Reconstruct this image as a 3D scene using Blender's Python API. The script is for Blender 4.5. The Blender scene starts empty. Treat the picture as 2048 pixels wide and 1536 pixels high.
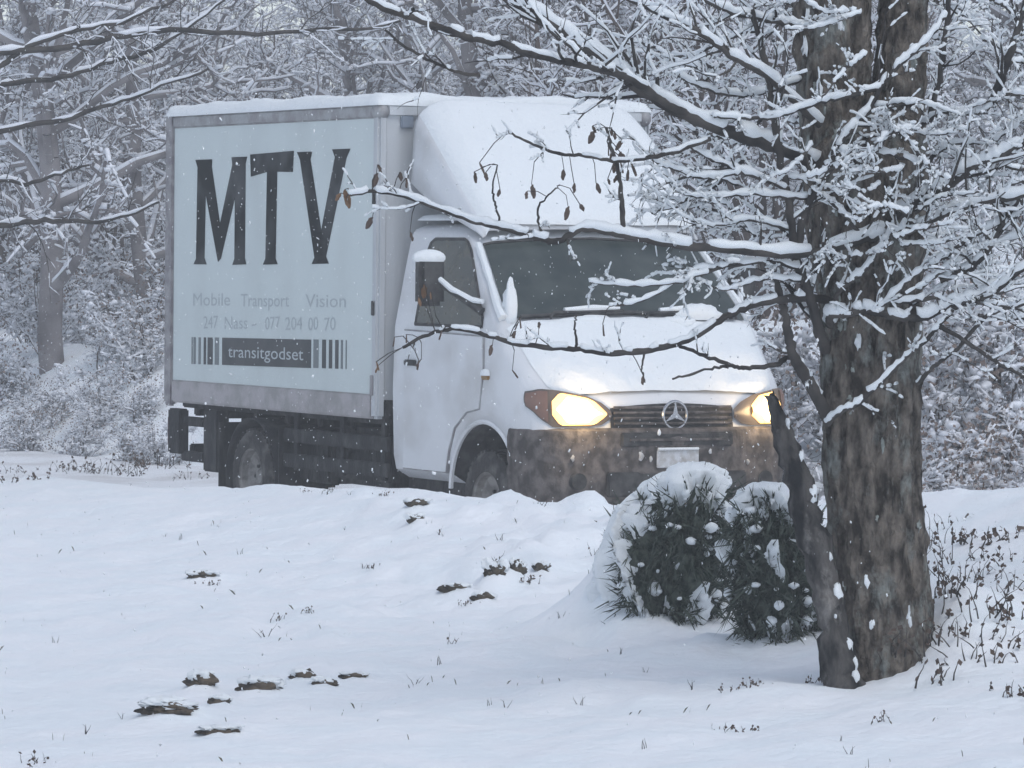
import bpy, bmesh, math, random
import numpy as np
from mathutils import Matrix, Vector

S = bpy.context.scene
COL = S.collection
random.seed(7)
RNG = np.random.default_rng(11)

# ------------------------------------------------------------------ camera
F, CAM_H, ROLL = 8786.0, 1.964, 0.010          # focal length in photo pixels (2048 wide), eye height, roll
PITCH = math.atan(259.0 / F)
cam_d = bpy.data.cameras.new('camera'); cam_d.sensor_width = 36.0; cam_d.lens = F / 2048 * 36
cam_d.clip_start = 0.1; cam_d.clip_end = 3000
cam = bpy.data.objects.new('camera', cam_d); COL.objects.link(cam); S.camera = cam
cam.matrix_world = (Matrix.Translation((0, 0, CAM_H)) @ Matrix.Rotation(math.radians(90) - PITCH, 4, 'X')
                    @ Matrix.Rotation(ROLL, 4, 'Z'))

# ------------------------------------------------------------------ sky, sun, exposure
SUN_EL, SUN_AZ = math.radians(58), math.radians(150)     # azimuth clockwise from +Y
world = bpy.data.worlds.new('World'); S.world = world; world.use_nodes = True
wn, wl = world.node_tree.nodes, world.node_tree.links
for n in list(wn): wn.remove(n)
sky = wn.new('ShaderNodeTexSky'); sky.sky_type = 'NISHITA'; sky.sun_disc = False
sky.sun_elevation = SUN_EL; sky.sun_rotation = SUN_AZ
sky.air_density = 1.0; sky.dust_density = 1.0; sky.ozone_density = 1.0
hs = wn.new('ShaderNodeHueSaturation'); hs.inputs['Saturation'].default_value = 0.57
bg = wn.new('ShaderNodeBackground'); bg.inputs['Strength'].default_value = 0.14
wo = wn.new('ShaderNodeOutputWorld')
wl.new(sky.outputs[0], hs.inputs['Color']); wl.new(hs.outputs[0], bg.inputs['Color']); wl.new(bg.outputs[0], wo.inputs['Surface'])
sun_d = bpy.data.lights.new('sun', 'SUN'); sun_d.energy = 0.6; sun_d.angle = math.radians(35); sun_d.color = (1, 0.99, 0.94)
sun = bpy.data.objects.new('sun', sun_d); COL.objects.link(sun)
sd = Vector((math.sin(SUN_AZ) * math.cos(SUN_EL), math.cos(SUN_AZ) * math.cos(SUN_EL), math.sin(SUN_EL)))
sun.rotation_euler = sd.to_track_quat('Z', 'Y').to_euler(); sun.location = (0, 0, 30)
S.view_settings.view_transform = 'Standard'; S.view_settings.look = 'None'
S.view_settings.gamma = 1.0; S.view_settings.exposure = 0.26; S.view_settings.use_curve_mapping = False
S.render.engine = 'CYCLES'
S.cycles.use_denoising = True
S.cycles.max_bounces = 4; S.cycles.diffuse_bounces = 2; S.cycles.glossy_bounces = 2
S.cycles.volume_bounces = 1; S.cycles.transparent_max_bounces = 8
S.cycles.use_adaptive_sampling = True; S.cycles.adaptive_threshold = 0.03
S.cycles.sample_clamp_indirect = 4.0

# ------------------------------------------------------------------ helpers
def at(px, py, dep):
    """photo pixel + distance along the lens axis -> world point"""
    u, v = px - 1024.0, py - 768.0
    cr, sr = math.cos(ROLL), math.sin(ROLL)
    u, v = u * cr + v * sr, -u * sr + v * cr
    c, s = math.cos(PITCH), math.sin(PITCH); up = -v / F
    return np.array([u / F * dep, (c + up * s) * dep, (up * c - s) * dep + CAM_H])

def smooth(a, b, x):
    t = np.clip((np.asarray(x, float) - a) / (b - a), 0, 1); return t * t * (3 - 2 * t)

def _hash(ix, iy, seed):
    n = (ix.astype(np.int64) * 374761393 + iy.astype(np.int64) * 668265263 + seed * 1442695041) & 0xffffffff
    n = ((n ^ (n >> 13)) * 1274126177) & 0xffffffff
    return ((n ^ (n >> 16)) & 0xffff) / 65535.0

def vnoise(x, y, seed=0):
    x = np.asarray(x, float); y = np.asarray(y, float)
    ix, iy = np.floor(x), np.floor(y); fx, fy = x - ix, y - iy
    fx = fx * fx * (3 - 2 * fx); fy = fy * fy * (3 - 2 * fy)
    a, b = _hash(ix, iy, seed), _hash(ix + 1, iy, seed); c, d = _hash(ix, iy + 1, seed), _hash(ix + 1, iy + 1, seed)
    return (a * (1 - fx) + b * fx) * (1 - fy) + (c * (1 - fx) + d * fx) * fy - 0.5

def fbm(x, y, seed=0, oct=3):
    r, a = 0, 1.0
    for k in range(oct):
        r = r + a * vnoise(np.asarray(x) * 2 ** k, np.asarray(y) * 2 ** k, seed + k * 17); a *= 0.5
    return r

def mesh_np(name, V, Fq, smooth_shade=True):
    """V (n,3), Fq (m,k) all faces of one size"""
    me = bpy.data.meshes.new(name); V = np.asarray(V, np.float32); Fq = np.asarray(Fq, np.int32)
    k = Fq.shape[1]; me.vertices.add(len(V)); me.vertices.foreach_set('co', V.ravel())
    me.loops.add(Fq.size); me.loops.foreach_set('vertex_index', Fq.ravel())
    me.polygons.add(len(Fq)); me.polygons.foreach_set('loop_start', np.arange(len(Fq), dtype=np.int32) * k)
    me.polygons.foreach_set('loop_total', np.full(len(Fq), k, np.int32))
    me.polygons.foreach_set('use_smooth', np.full(len(Fq), smooth_shade, bool))
    me.update(calc_edges=True); return me

def link(name, me, mat=None, parent=None):
    o = bpy.data.objects.new(name, me); COL.objects.link(o)
    if mat and me and not me.materials: me.materials.append(mat)
    if parent: o.parent = parent
    return o

def empty(name, loc, rz=0.0):
    o = bpy.data.objects.new(name, None); o.empty_display_size = 0.2; COL.objects.link(o)
    o.location = loc; o.rotation_euler = (0, 0, rz); return o

def tag(o, label=None, cat=None, group=None, kind=None):
    if label: o['label'] = label
    if cat: o['category'] = cat
    if group: o['group'] = group
    if kind: o['kind'] = kind
    return o

def copy_tree(o, parent=None):
    c = o.copy(); COL.objects.link(c); c.parent = parent
    for ch in list(o.children): copy_tree(ch, c)
    return c

class MB:
    """collects faces of one part"""
    def __init__(s): s.v, s.f = [], []
    def add(s, V, Fs):
        n = len(s.v); s.v += [tuple(map(float, p)) for p in V]; s.f += [tuple(i + n for i in f) for f in Fs]; return s
    def box(s, x0, x1, y0, y1, z0, z1):
        V = [(x, y, z) for x in (x0, x1) for y in (y0, y1) for z in (z0, z1)]
        return s.add(V, [(0, 1, 3, 2), (4, 6, 7, 5), (0, 4, 5, 1), (2, 3, 7, 6), (0, 2, 6, 4), (1, 5, 7, 3)])
    def prism(s, pts, fn, d0, d1):
        """polygon pts [(a,b)] extruded from d0 to d1; fn(a,b,d)->xyz"""
        n = len(pts); V = [fn(a, b, d0) for a, b in pts] + [fn(a, b, d1) for a, b in pts]
        return s.add(V, [tuple(range(n))[::-1], tuple(range(n, 2 * n))] + [(i, (i + 1) % n, n + (i + 1) % n, n + i) for i in range(n)])
    def tube(s, P, R, k=8, cap=True):
        P = np.asarray(P, float); R = np.broadcast_to(np.asarray(R, float), (len(P),)); n = len(P)
        T = np.gradient(P, axis=0); T /= np.linalg.norm(T, axis=1)[:, None] + 1e-9
        V = []
        ref = np.array([0, 0, 1.0]) if abs(T[0][2]) < 0.9 else np.array([1.0, 0, 0])
        for i in range(n):
            a = np.cross(T[i], ref); a /= np.linalg.norm(a) + 1e-9; b = np.cross(a, T[i]); ref = b
            for j in range(k):
                t = 2 * math.pi * j / k; V.append(P[i] + R[i] * (a * math.cos(t) + b * math.sin(t)))
        Fs = [(i * k + j, i * k + (j + 1) % k, (i + 1) * k + (j + 1) % k, (i + 1) * k + j) for i in range(n - 1) for j in range(k)]
        if cap: Fs += [tuple(range(k))[::-1], tuple((n - 1) * k + j for j in range(k))]
        return s.add(V, Fs)
    def grid(s, G, flip=False):
        G = np.asarray(G, float); a, b = G.shape[:2]
        Fs = [(i * b + j, i * b + j + 1, (i + 1) * b + j + 1, (i + 1) * b + j) for i in range(a - 1) for j in range(b - 1)]
        if flip: Fs = [f[::-1] for f in Fs]
        return s.add(G.reshape(-1, 3), Fs)
    def build(s, name, mat, parent=None, shade=35, bevel=0.0, weld=False):
        bm = bmesh.new(); vs = [bm.verts.new(p) for p in s.v]; bm.verts.ensure_lookup_table()
        for f in s.f:
            try: bm.faces.new([vs[i] for i in f])
            except ValueError: pass
        if weld: bmesh.ops.remove_doubles(bm, verts=bm.verts, dist=1e-4)
        bmesh.ops.recalc_face_normals(bm, faces=bm.faces)
        if bevel:
            es = [e for e in bm.edges if len(e.link_faces) == 2 and e.calc_face_angle(0) > 0.6]
            bmesh.ops.bevel(bm, geom=es, offset=bevel, segments=2, affect='EDGES', clamp_overlap=True)
        me = bpy.data.meshes.new(name)
        for f in bm.faces: f.smooth = bool(shade)
        if shade:
            for e in bm.edges:
                if len(e.link_faces) == 2 and e.calc_face_angle(0) > math.radians(shade): e.smooth = False
        bm.to_mesh(me); bm.free()
        return link(name, me, mat, parent)

# ------------------------------------------------------------------ materials
def material(name, col, rough=0.6, col2=None, scale=6.0, bump=0.0, bscale=40.0, metal=0.0, spec=0.4, stretch=None, lo=0.4, hi=0.6, detail=4, bdist=0.02):
    m = bpy.data.materials.new(name); m.use_nodes = True
    nt = m.node_tree; n, l = nt.nodes, nt.links; b = n['Principled BSDF']
    b.inputs['Base Color'].default_value = (*col, 1); b.inputs['Roughness'].default_value = rough
    b.inputs['Metallic'].default_value = metal; b.inputs['Specular IOR Level'].default_value = spec
    tc = n.new('ShaderNodeTexCoord'); mp = n.new('ShaderNodeMapping'); l.new(tc.outputs['Object'], mp.inputs['Vector'])
    if stretch: mp.inputs['Scale'].default_value = stretch
    if col2 is not None:
        t = n.new('ShaderNodeTexNoise'); t.inputs['Scale'].default_value = scale; t.inputs['Detail'].default_value = detail
        l.new(mp.outputs[0], t.inputs['Vector'])
        r = n.new('ShaderNodeValToRGB'); r.color_ramp.elements[0].position = lo; r.color_ramp.elements[1].position = hi
        r.color_ramp.elements[0].color = (*col, 1); r.color_ramp.elements[1].color = (*col2, 1)
        l.new(t.outputs['Fac'], r.inputs[0]); l.new(r.outputs[0], b.inputs['Base Color'])
    if bump:
        t2 = n.new('ShaderNodeTexNoise'); t2.inputs['Scale'].default_value = bscale; t2.inputs['Detail'].default_value = 5
        l.new(mp.outputs[0], t2.inputs['Vector'])
        bp = n.new('ShaderNodeBump'); bp.inputs['Strength'].default_value = bump; bp.inputs['Distance'].default_value = bdist
        l.new(t2.outputs['Fac'], bp.inputs['Height']); l.new(bp.outputs[0], b.inputs['Normal'])
    return m

def emitter(name, col, strength):
    m = bpy.data.materials.new(name); m.use_nodes = True; n = m.node_tree.nodes; b = n['Principled BSDF']
    b.inputs['Base Color'].default_value = (*col, 1); b.inputs['Roughness'].default_value = 0.2
    b.inputs['Emission Color'].default_value = (*col, 1); b.inputs['Emission Strength'].default_value = strength
    return m

M = {}
M['snow'] = material('snow', (0.84, 0.885, 0.92), 0.75, (0.88, 0.90, 0.93), 3.0, bump=0.5, bscale=14, spec=0.2, bdist=0.03)
M['snow_soft'] = material('snow_soft', (0.80, 0.835, 0.86), 0.8, spec=0.15, bump=0.4, bscale=25, bdist=0.02)
M['snow_far'] = material('snow_far', (0.80, 0.82, 0.87), 0.9, spec=0.1)
M['road'] = material('road', (0.80, 0.82, 0.85), 0.8, (0.62, 0.62, 0.63), 1.3, bump=0.6, bscale=9, spec=0.2, lo=0.45, hi=0.7)
M['panel'] = material('panel', (0.61, 0.675, 0.675), 0.5, (0.545, 0.60, 0.60), 2.2, spec=0.25, lo=0.45, hi=0.75, stretch=(1, 1, 0.5))
M['box_front'] = material('box_front', (0.56, 0.585, 0.61), 0.5, (0.44, 0.46, 0.48), 2.2, stretch=(1, 4, 0.5), spec=0.3, lo=0.45, hi=0.75)
M['rail'] = material('rail', (0.36, 0.37, 0.38), 0.55, (0.27, 0.26, 0.27), 9, metal=0.2, bump=0.3)
M['post'] = material('post', (0.21, 0.20, 0.215), 0.6, (0.33, 0.32, 0.33), 11, bump=0.3)
M['dirty_rail'] = material('dirty_rail', (0.42, 0.40, 0.41), 0.7, (0.31, 0.30, 0.30), 7, bump=0.3)
M['paint'] = material('paint', (0.70, 0.72, 0.75), 0.35, (0.50, 0.50, 0.50), 2.4, spec=0.45, lo=0.48, hi=0.78, detail=8)
M['bumper'] = material('bumper', (0.052, 0.047, 0.045), 0.85, (0.15, 0.135, 0.13), 16, bump=0.5, bscale=30, stretch=(1, 1, 0.8), lo=0.40, hi=0.66, detail=8)
M['black'] = material('black', (0.02, 0.021, 0.023), 0.6, (0.06, 0.06, 0.06), 12, bump=0.3)
M['chassis'] = material('chassis', (0.012, 0.013, 0.016), 0.8, (0.06, 0.06, 0.06), 7, bump=0.5, stretch=(1.3, 1.3, 0.6), lo=0.45, hi=0.7)
M['tyre'] = material('tyre', (0.03, 0.029, 0.029), 0.85, (0.12, 0.115, 0.11), 9, bump=0.6, lo=0.45, hi=0.7)
M['rim'] = material('rim', (0.16, 0.155, 0.15), 0.6, (0.30, 0.29, 0.28), 12, bump=0.3)
M['glass'] = material('glass', (0.028, 0.040, 0.040), 0.18, (0.065, 0.080, 0.076), 5, spec=0.45, bump=0.08, bscale=6, lo=0.35, hi=0.75)
M['glass_side'] = material('glass_side', (0.02, 0.024, 0.02), 0.12, (0.05, 0.045, 0.03), 7, spec=0.5)
M['letter'] = material('letter', (0.008, 0.011, 0.013), 0.7, (0.075, 0.08, 0.085), 3.2, spec=0.1, lo=0.45, hi=0.72, detail=2)
M['print_dark'] = material('print_dark', (0.025, 0.032, 0.038), 0.5, (0.05, 0.055, 0.06), 6)
M['print_grey'] = material('print_grey', (0.42, 0.47, 0.49), 0.5)
M['print_white'] = material('print_white', (0.46, 0.50, 0.52), 0.5)
M['print_mid'] = material('print_mid', (0.16, 0.185, 0.195), 0.5)
M['chrome'] = material('chrome', (0.55, 0.56, 0.58), 0.25, metal=0.9)
M['amber'] = material('amber', (0.22, 0.13, 0.10), 0.25)
M['amber_marker'] = material('amber_marker', (0.28, 0.15, 0.03), 0.3)
M['lamp'] = emitter('lamp', (1.0, 0.62, 0.20), 1.7)
M['lamp_core'] = emitter('lamp_core', (1.0, 0.84, 0.52), 4.0)
M['lamp_house'] = material('lamp_house', (0.10, 0.085, 0.075), 0.3)
M['marker_blue'] = material('marker_blue', (0.23, 0.27, 0.33), 0.4)
M['plate'] = material('plate', (0.58, 0.60, 0.63), 0.5, (0.40, 0.39, 0.38), 14)
M['tail'] = material('tail', (0.10, 0.03, 0.03), 0.4)
M['bark'] = material('bark', (0.040, 0.035, 0.031), 0.95, (0.235, 0.205, 0.175), 26, bump=1.0, bscale=34, stretch=(1, 1, 0.42), lo=0.38, hi=0.66, spec=0.15, bdist=0.08, detail=8)
M['bark_wet'] = material('bark_wet', (0.018, 0.019, 0.021), 0.85, (0.10, 0.094, 0.09), 16, bump=0.9, bscale=24, stretch=(1, 1, 0.3), spec=0.25, bdist=0.04)
def lichen_layer(m, col, scale, lo, hi):
    nt = m.node_tree; n, l = nt.nodes, nt.links; b = n['Principled BSDF']; src = b.inputs['Base Color'].links[0].from_socket
    tc = n.new('ShaderNodeTexCoord'); t = n.new('ShaderNodeTexNoise'); t.inputs['Scale'].default_value = scale; t.inputs['Detail'].default_value = 7; t.inputs['Roughness'].default_value = 0.7
    mp = n.new('ShaderNodeMapping'); mp.inputs['Scale'].default_value = (1, 1, 0.55); l.new(tc.outputs['Object'], mp.inputs['Vector']); l.new(mp.outputs[0], t.inputs['Vector'])
    r = n.new('ShaderNodeMapRange'); r.inputs['From Min'].default_value = lo; r.inputs['From Max'].default_value = hi; l.new(t.outputs['Fac'], r.inputs['Value'])
    x = n.new('ShaderNodeMix'); x.data_type = 'RGBA'; x.inputs['B'].default_value = (*col, 1); l.new(src, x.inputs['A']); l.new(r.outputs[0], x.inputs['Factor']); l.new(x.outputs['Result'], b.inputs['Base Color'])
lichen_layer(M['bark'], (0.27, 0.285, 0.265), 9.0, 0.52, 0.66)
lichen_layer(M['bark_wet'], (0.22, 0.21, 0.20), 7.0, 0.58, 0.70)
M['lichen'] = material('lichen', (0.34, 0.37, 0.35), 0.95, (0.22, 0.24, 0.22), 20, bump=0.8, bscale=40)
M['twig'] = material('twig', (0.042, 0.040, 0.040), 0.9, (0.085, 0.078, 0.073), 8, spec=0.15)
M['twig_far'] = material('twig_far', (0.18, 0.168, 0.172), 0.95, (0.30, 0.28, 0.285), 3, spec=0.1)  # paler than the near twigs: distance haze is put into the colour
M['twig_brown'] = material('twig_brown', (0.060, 0.050, 0.047), 0.95, (0.11, 0.088, 0.080), 3, spec=0.1)
M['leaf'] = material('leaf', (0.075, 0.055, 0.045), 0.85, (0.13, 0.10, 0.085), 30, spec=0.2)
M['leaf_brown'] = material('leaf_brown', (0.13, 0.075, 0.048), 0.85, (0.22, 0.14, 0.09), 30, spec=0.2)
M['leaf_pale'] = material('leaf_pale', (0.17, 0.135, 0.12), 0.9, (0.26, 0.21, 0.19), 20, spec=0.2)
M['needle'] = material('needle', (0.024, 0.036, 0.029), 0.85, (0.10, 0.12, 0.10), 26, spec=0.2)
M['stone'] = material('stone', (0.025, 0.023, 0.022), 0.9, (0.125, 0.10, 0.075), 14, bump=0.8, bscale=30)
M['soil'] = material('soil', (0.035, 0.032, 0.029), 0.95, (0.10, 0.085, 0.065), 20, bump=0.8, bscale=40)
M['grass'] = material('grass', (0.16, 0.145, 0.11), 0.9, (0.10, 0.11, 0.085), 6)
M['flake'] = material('flake', (0.86, 0.88, 0.90), 0.9, spec=0.1)

# ------------------------------------------------------------------ terrain
TH = math.radians(28.177)
FD = np.array([math.sin(TH), -math.cos(TH)]); LD = np.array([math.cos(TH), math.sin(TH)])
TC = np.array([-0.928 + 1.06 * LD[0], 29.985 + 1.06 * LD[1]])   # middle of the cargo box's front wall, on the road

# brow of the lawn along the lane: its height at a few places
def _brow():
    xs, zs = [], []
    for px, py in ((-600, 972), (0, 972), (450, 984), (800, 984), (930, 992), (1050, 1010), (1250, 1012), (1450, 1005), (1700, 1000), (2048, 985), (2300, 980)):
        a = at(px, py, 1.0) - np.array([0, 0, CAM_H])
        d = (-2.95 + TC @ LD) / (a[0] * LD[0] + a[1] * LD[1]); xs.append(a[0] * d); zs.append(CAM_H + a[2] * d)
    return np.array(xs), np.array(zs)
CREST = _brow()
MOUNDS = []     # (x, y, height, radius along x, radius along y) heaps of snow behind stones and under shrubs

def ground(x, y):
    x = np.asarray(x, float); y = np.asarray(y, float)
    s = (x - TC[0]) * LD[0] + (y - TC[1]) * LD[1]; t = (x - TC[0]) * FD[0] + (y - TC[1]) * FD[1]
    xs = 5 * np.tanh(x / 5)
    lawn = 0.375 + 0.050 * xs + 0.008 * np.clip(y - 20, -12, 14)
    lawn = lawn + 0.34 * smooth(1.25, 3.4, x) * np.exp(-((y - 19.5) / 3.5) ** 2)
    e = np.exp(-((s + 2.95) / 1.3) ** 2)
    lawn = lawn * (1 - e) + e * np.interp(x, CREST[0], CREST[1])
    lawn = lawn + (1 - 0.75 * e) * 0.075 * fbm(x * 0.55, y * 0.35, 3) + 0.030 * fbm(x * 2.1, y * 1.4, 5) + 0.016 * fbm(x * 6, y * 4, 9)
    bank = np.interp(t, [-40, -18, -12, 0, 8, 20], [0.9, 0.85, 1.05, 1.5, 1.8, 1.9])
    e0 = np.interp(t, [-16, -6], [1.45, 2.25]); far = bank * smooth(e0, e0 + np.interp(t, [-12, -3], [2.2, 3.2]), s) + 0.02 * np.clip(s - 6, 0, 200) + smooth(e0, e0 + 1.5, s) * (0.20 * fbm(x * 0.5, y * 0.5, 21) + 0.22 * np.maximum(fbm(x * 1.5, y * 1.5, 25), -0.15))
    rough = np.exp(-((x - 0.45) / 1.3) ** 2 - ((y - 22.0) / 4.5) ** 2)
    lawn = lawn + (0.25 + rough) * (0.15 * np.maximum(fbm(x * 3.1 + y * 0.5, y * 1.7, 61), -0.10) + 0.034 * fbm(x * 9, y * 6, 65))
    k = smooth(-2.75, -1.75, s)
    z = lawn * (1 - k) + k * (-0.04)
    z = z + smooth(e0 - 0.1, e0 + 0.4, s) * (far + 0.06)
    for (mx, my, mh, ra, rb) in MOUNDS:
        q = ((x - mx) / ra) ** 2 + ((y - my) / rb) ** 2
        z = z + mh * np.exp(-q)
    return z

def gz(x, y): return float(ground(np.array([x]), np.array([y]))[0])

def on_ground(px, py):
    """world point where the photo pixel's line of sight meets the ground"""
    a = at(px, py, 1.0) - np.array([0, 0, CAM_H])
    ds = np.arange(9.0, 60, 0.05); P = a[None] * ds[:, None] + np.array([0, 0, CAM_H])
    g = ground(P[:, 0], P[:, 1]); i = int(np.argmax(P[:, 2] < g)); return P[i]

# stones and tufts of the lawn: (px, py, width px, height px)
STONES = [(332, 1443, 92, 32, 'long dark'), (402, 1392, 50, 34, 'upright'), (437, 1414, 34, 20, 'small'), (520, 1398, 62, 30, 'brown'),
          (606, 1374, 44, 24, 'flat'), (650, 1380, 36, 18, 'small'), (706, 1366, 40, 14, 'flat'), (432, 1476, 72, 20, 'thin')]
CLODS = [(832, 1030, 34, 16), (832, 1056, 30, 22), (908, 1196, 40, 18), (965, 1212, 34, 20), (990, 1188, 36, 36), (1033, 1172, 26, 34), (400, 1170, 44, 20), (1082, 1160, 24, 20)]
stone_pos = []
for (px, py, w, h, nm) in STONES:
    p = on_ground(px, py); k = p[1] / F; stone_pos.append((p, w * k, h * k))
clod_pos = []
for (px, py, w, h) in CLODS:
    p = on_ground(px, py); k = p[1] / F; clod_pos.append((p, w * k, h * k))
for (p, w, h) in stone_pos: MOUNDS.append((p[0], p[1] + 0.16, h * 1.0, w * 0.75, 0.16))
for (p, w, h) in clod_pos: MOUNDS.append((p[0], p[1] + 0.14, h * 0.8, w * 0.9, 0.14))
TREE_D = 16.25
MOUNDS.append((0.60, 18.75, 0.22, 0.30, 0.35)); MOUNDS.append((0.42, 18.9, 0.12, 0.35, 0.4)); MOUNDS.append((1.05, 17.6, 0.08, 0.3, 0.3)); MOUNDS.append((1.66, 16.35, 0.24, 0.22, 0.45)); MOUNDS.append((2.0, 16.9, 0.18, 0.4, 0.6))

def axis(dense0, dense1, step, lo, hi, growth=1.22):
    a = list(np.arange(dense0, dense1, step)); d = step; v = a[-1]
    while v < hi: d *= growth; v += d; a.append(v)
    d = step; v = a[0]
    while v > lo: d *= growth; v -= d; a.insert(0, v)
    return np.array(a)

gx = axis(-6.5, 7.5, 0.05, -900, 900); gy = axis(11.0, 30.0, 0.065, -300, 1500, 1.06)
GX, GY = np.meshgrid(gx, gy); GZ = ground(GX, GY)
nx, ny = len(gx), len(gy); idx = np.arange(nx * ny).reshape(ny, nx)
Fq = np.stack([idx[:-1, :-1], idx[:-1, 1:], idx[1:, 1:], idx[1:, :-1]], -1).reshape(-1, 4)
g = link('ground', mesh_np('ground', np.stack([GX, GY, GZ], -1).reshape(-1, 3), Fq), M['snow'])
tag(g, 'snow covered lawn and banks', kind='structure')

ss = np.linspace(-1.75, 2.3, 60); tt = np.concatenate([np.linspace(-70, -16, 60), np.linspace(-15.8, 12, 140), np.linspace(13, 45, 30)])
SS, TT = np.meshgrid(ss, tt)
RX = TC[0] + SS * LD[0] + TT * FD[0]; RY = TC[1] + SS * LD[1] + TT * FD[1]
RZ = -0.012 + 0.05 * (np.abs(SS - 0.3) / 2) ** 2 - 0.02 * (np.exp(-((np.abs(SS) - 0.85) / 0.2) ** 2)) + 0.02 * fbm(RX * 1.5, RY * 1.5, 31) + 0.012
RZ = np.where(np.abs(SS) > 1.6, RZ * 0 + 0.0, RZ)
idr = np.arange(SS.size).reshape(SS.shape)
Fr = np.stack([idr[:-1, :-1], idr[:-1, 1:], idr[1:, 1:], idr[1:, :-1]], -1).reshape(-1, 4)[:, ::-1]
road = link('road', mesh_np('road', np.stack([RX, RY, RZ], -1).reshape(-1, 3), Fr), M['road'])
tag(road, 'snow covered lane under the truck', kind='structure')

# ------------------------------------------------------------------ the box truck (x forward, y to its left, z up)
truck = empty('box_truck', (TC[0], TC[1], -0.012), TH - math.pi / 2)
tag(truck, 'white box truck with lit headlights and large black letters on its side', 'truck')
BL, BT, BB, HW = 3.566, 2.985, 0.842, 1.06

box = MB().box(-BL + 0.02, -0.01, -HW + 0.012, HW - 0.012, BB + 0.05, BT - 0.03).build('cargo_box', M['panel'], truck, bevel=0.01)
MB().box(-0.008, 0.004, -HW + 0.06, HW - 0.06, BB + 0.13, BT - 0.08).build('front_wall', M['box_front'], box)
# side panel skin
MB().box(-BL + 0.13, -0.07, -HW, -HW + 0.014, BB + 0.165, BT - 0.085).build('side_panel', M['panel'], box, bevel=0.003)
MB().box(-BL + 0.13, -0.07, HW - 0.014, HW, BB + 0.165, BT - 0.085).build('side_panel', M['panel'], box, bevel=0.003)
for sgn in (-1, 1):
    y0, y1 = (-HW - 0.012, -HW + 0.03) if sgn < 0 else (HW - 0.03, HW + 0.012)
    MB().box(-BL + 0.12, -0.06, y0, y1, BT - 0.09, BT).build('top_rail', M['rail'], box, bevel=0.012)
    MB().box(-BL + 0.125, -0.06, y0, y1, BB, BB + 0.17).build('bottom_rail', M['dirty_rail'], box, bevel=0.012)
    MB().box(-BL - 0.012, -BL + 0.125, y0 - 0.003, y1 + 0.003, BB - 0.03, BT + 0.02).build('rear_post', M['post'], box, bevel=0.015)
    MB().box(-0.072, 0.022, y0 + 0.002, y1 - 0.002 + (0.04 if sgn < 0 else 0), BB, BT - 0.03).build('front_post', M['box_front'], box, bevel=0.02)
    # rounded cap on the upper front corner
    c = MB(); ce = np.array([-0.03, sgn * (HW - 0.03), BT - 0.045])
    G = [[ce + np.array([0.075 * math.cos(a) * math.cos(b), 0.06 * math.sin(a) * math.cos(b), 0.062 * math.sin(b)]) for a in np.linspace(0, 2 * math.pi, 13)] for b in np.linspace(-1.57, 1.57, 8)]
    c.grid(G).build('corner_cap', M['rail'], box, weld=True)
MB().box(-0.02, 0.03, -HW + 0.05, HW - 0.05, BT - 0.085, BT + 0.012).build('front_rail', M['box_front'], box, bevel=0.02)
MB().box(-0.02, 0.026, -HW + 0.05, HW - 0.05, BB, BB + 0.13).build('front_sill', M['chassis'], box, bevel=0.01)
MB().box(-0.066, -0.02, -HW - 0.018, -HW - 0.01, BB + 0.16, BB + 0.30).build('corner_bracket', M['rail'], box, bevel=0.003)
MB().box(0.004, 0.03, -0.90, -0.80, 2.83, 2.92).build('marker_lamp', M['marker_blue'], box, bevel=0.008)
MB().box(0.004, 0.03, 0.80, 0.90, 2.83, 2.92).build('marker_lamp', M['marker_blue'], box, bevel=0.008)
for zz in (2.30, 1.55):
    MB().box(-0.045, -0.012, -HW - 0.024, -HW - 0.01, zz, zz + 0.10).build('hinge', M['black'], box, bevel=0.003)

# lettering: three big condensed serif capitals, two lines of small print, a bar-code band
def on_side(a, b, d): return (a, -HW - d, b)
def flatten(pts, tilt=0.0): return [(a, b) for a, b in pts]
GLYPH_1 = [(-3.045, 2.655), (-2.745, 2.655), (-2.75, 2.60), (-2.595, 2.18), (-2.385, 2.61), (-2.40, 2.665), (-2.13, 2.665), (-2.155, 2.615), (-2.155, 1.93), (-2.13, 1.885), (-2.37, 1.88), (-2.335, 1.925), (-2.335, 2.37), (-2.575, 1.925), (-2.625, 1.90), (-2.855, 2.40), (-2.87, 1.93), (-2.83, 1.88), (-3.065, 1.88), (-3.02, 1.92), (-3.005, 2.60)]
GLYPH_2 = [(-2.075, 2.68), (-1.34, 2.695), (-1.355, 2.545), (-1.615, 2.55), (-1.63, 1.93), (-1.595, 1.89), (-1.84, 1.885), (-1.80, 1.93), (-1.785, 2.55), (-2.06, 2.52)]
GLYPH_3 = [(-1.285, 2.685), (-1.04, 2.685), (-1.065, 2.63), (-0.88, 2.13), (-0.67, 2.64), (-0.715, 2.695), (-0.43, 2.695), (-0.49, 2.63), (-0.80, 1.95), (-0.755, 1.90), (-1.03, 1.895), (-0.985, 1.94), (-1.235, 2.63)]
for G in (GLYPH_1, GLYPH_2, GLYPH_3):
    MB().prism(G, on_side, 0.001, 0.004).build('letter', M['letter'], box, shade=0)

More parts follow.
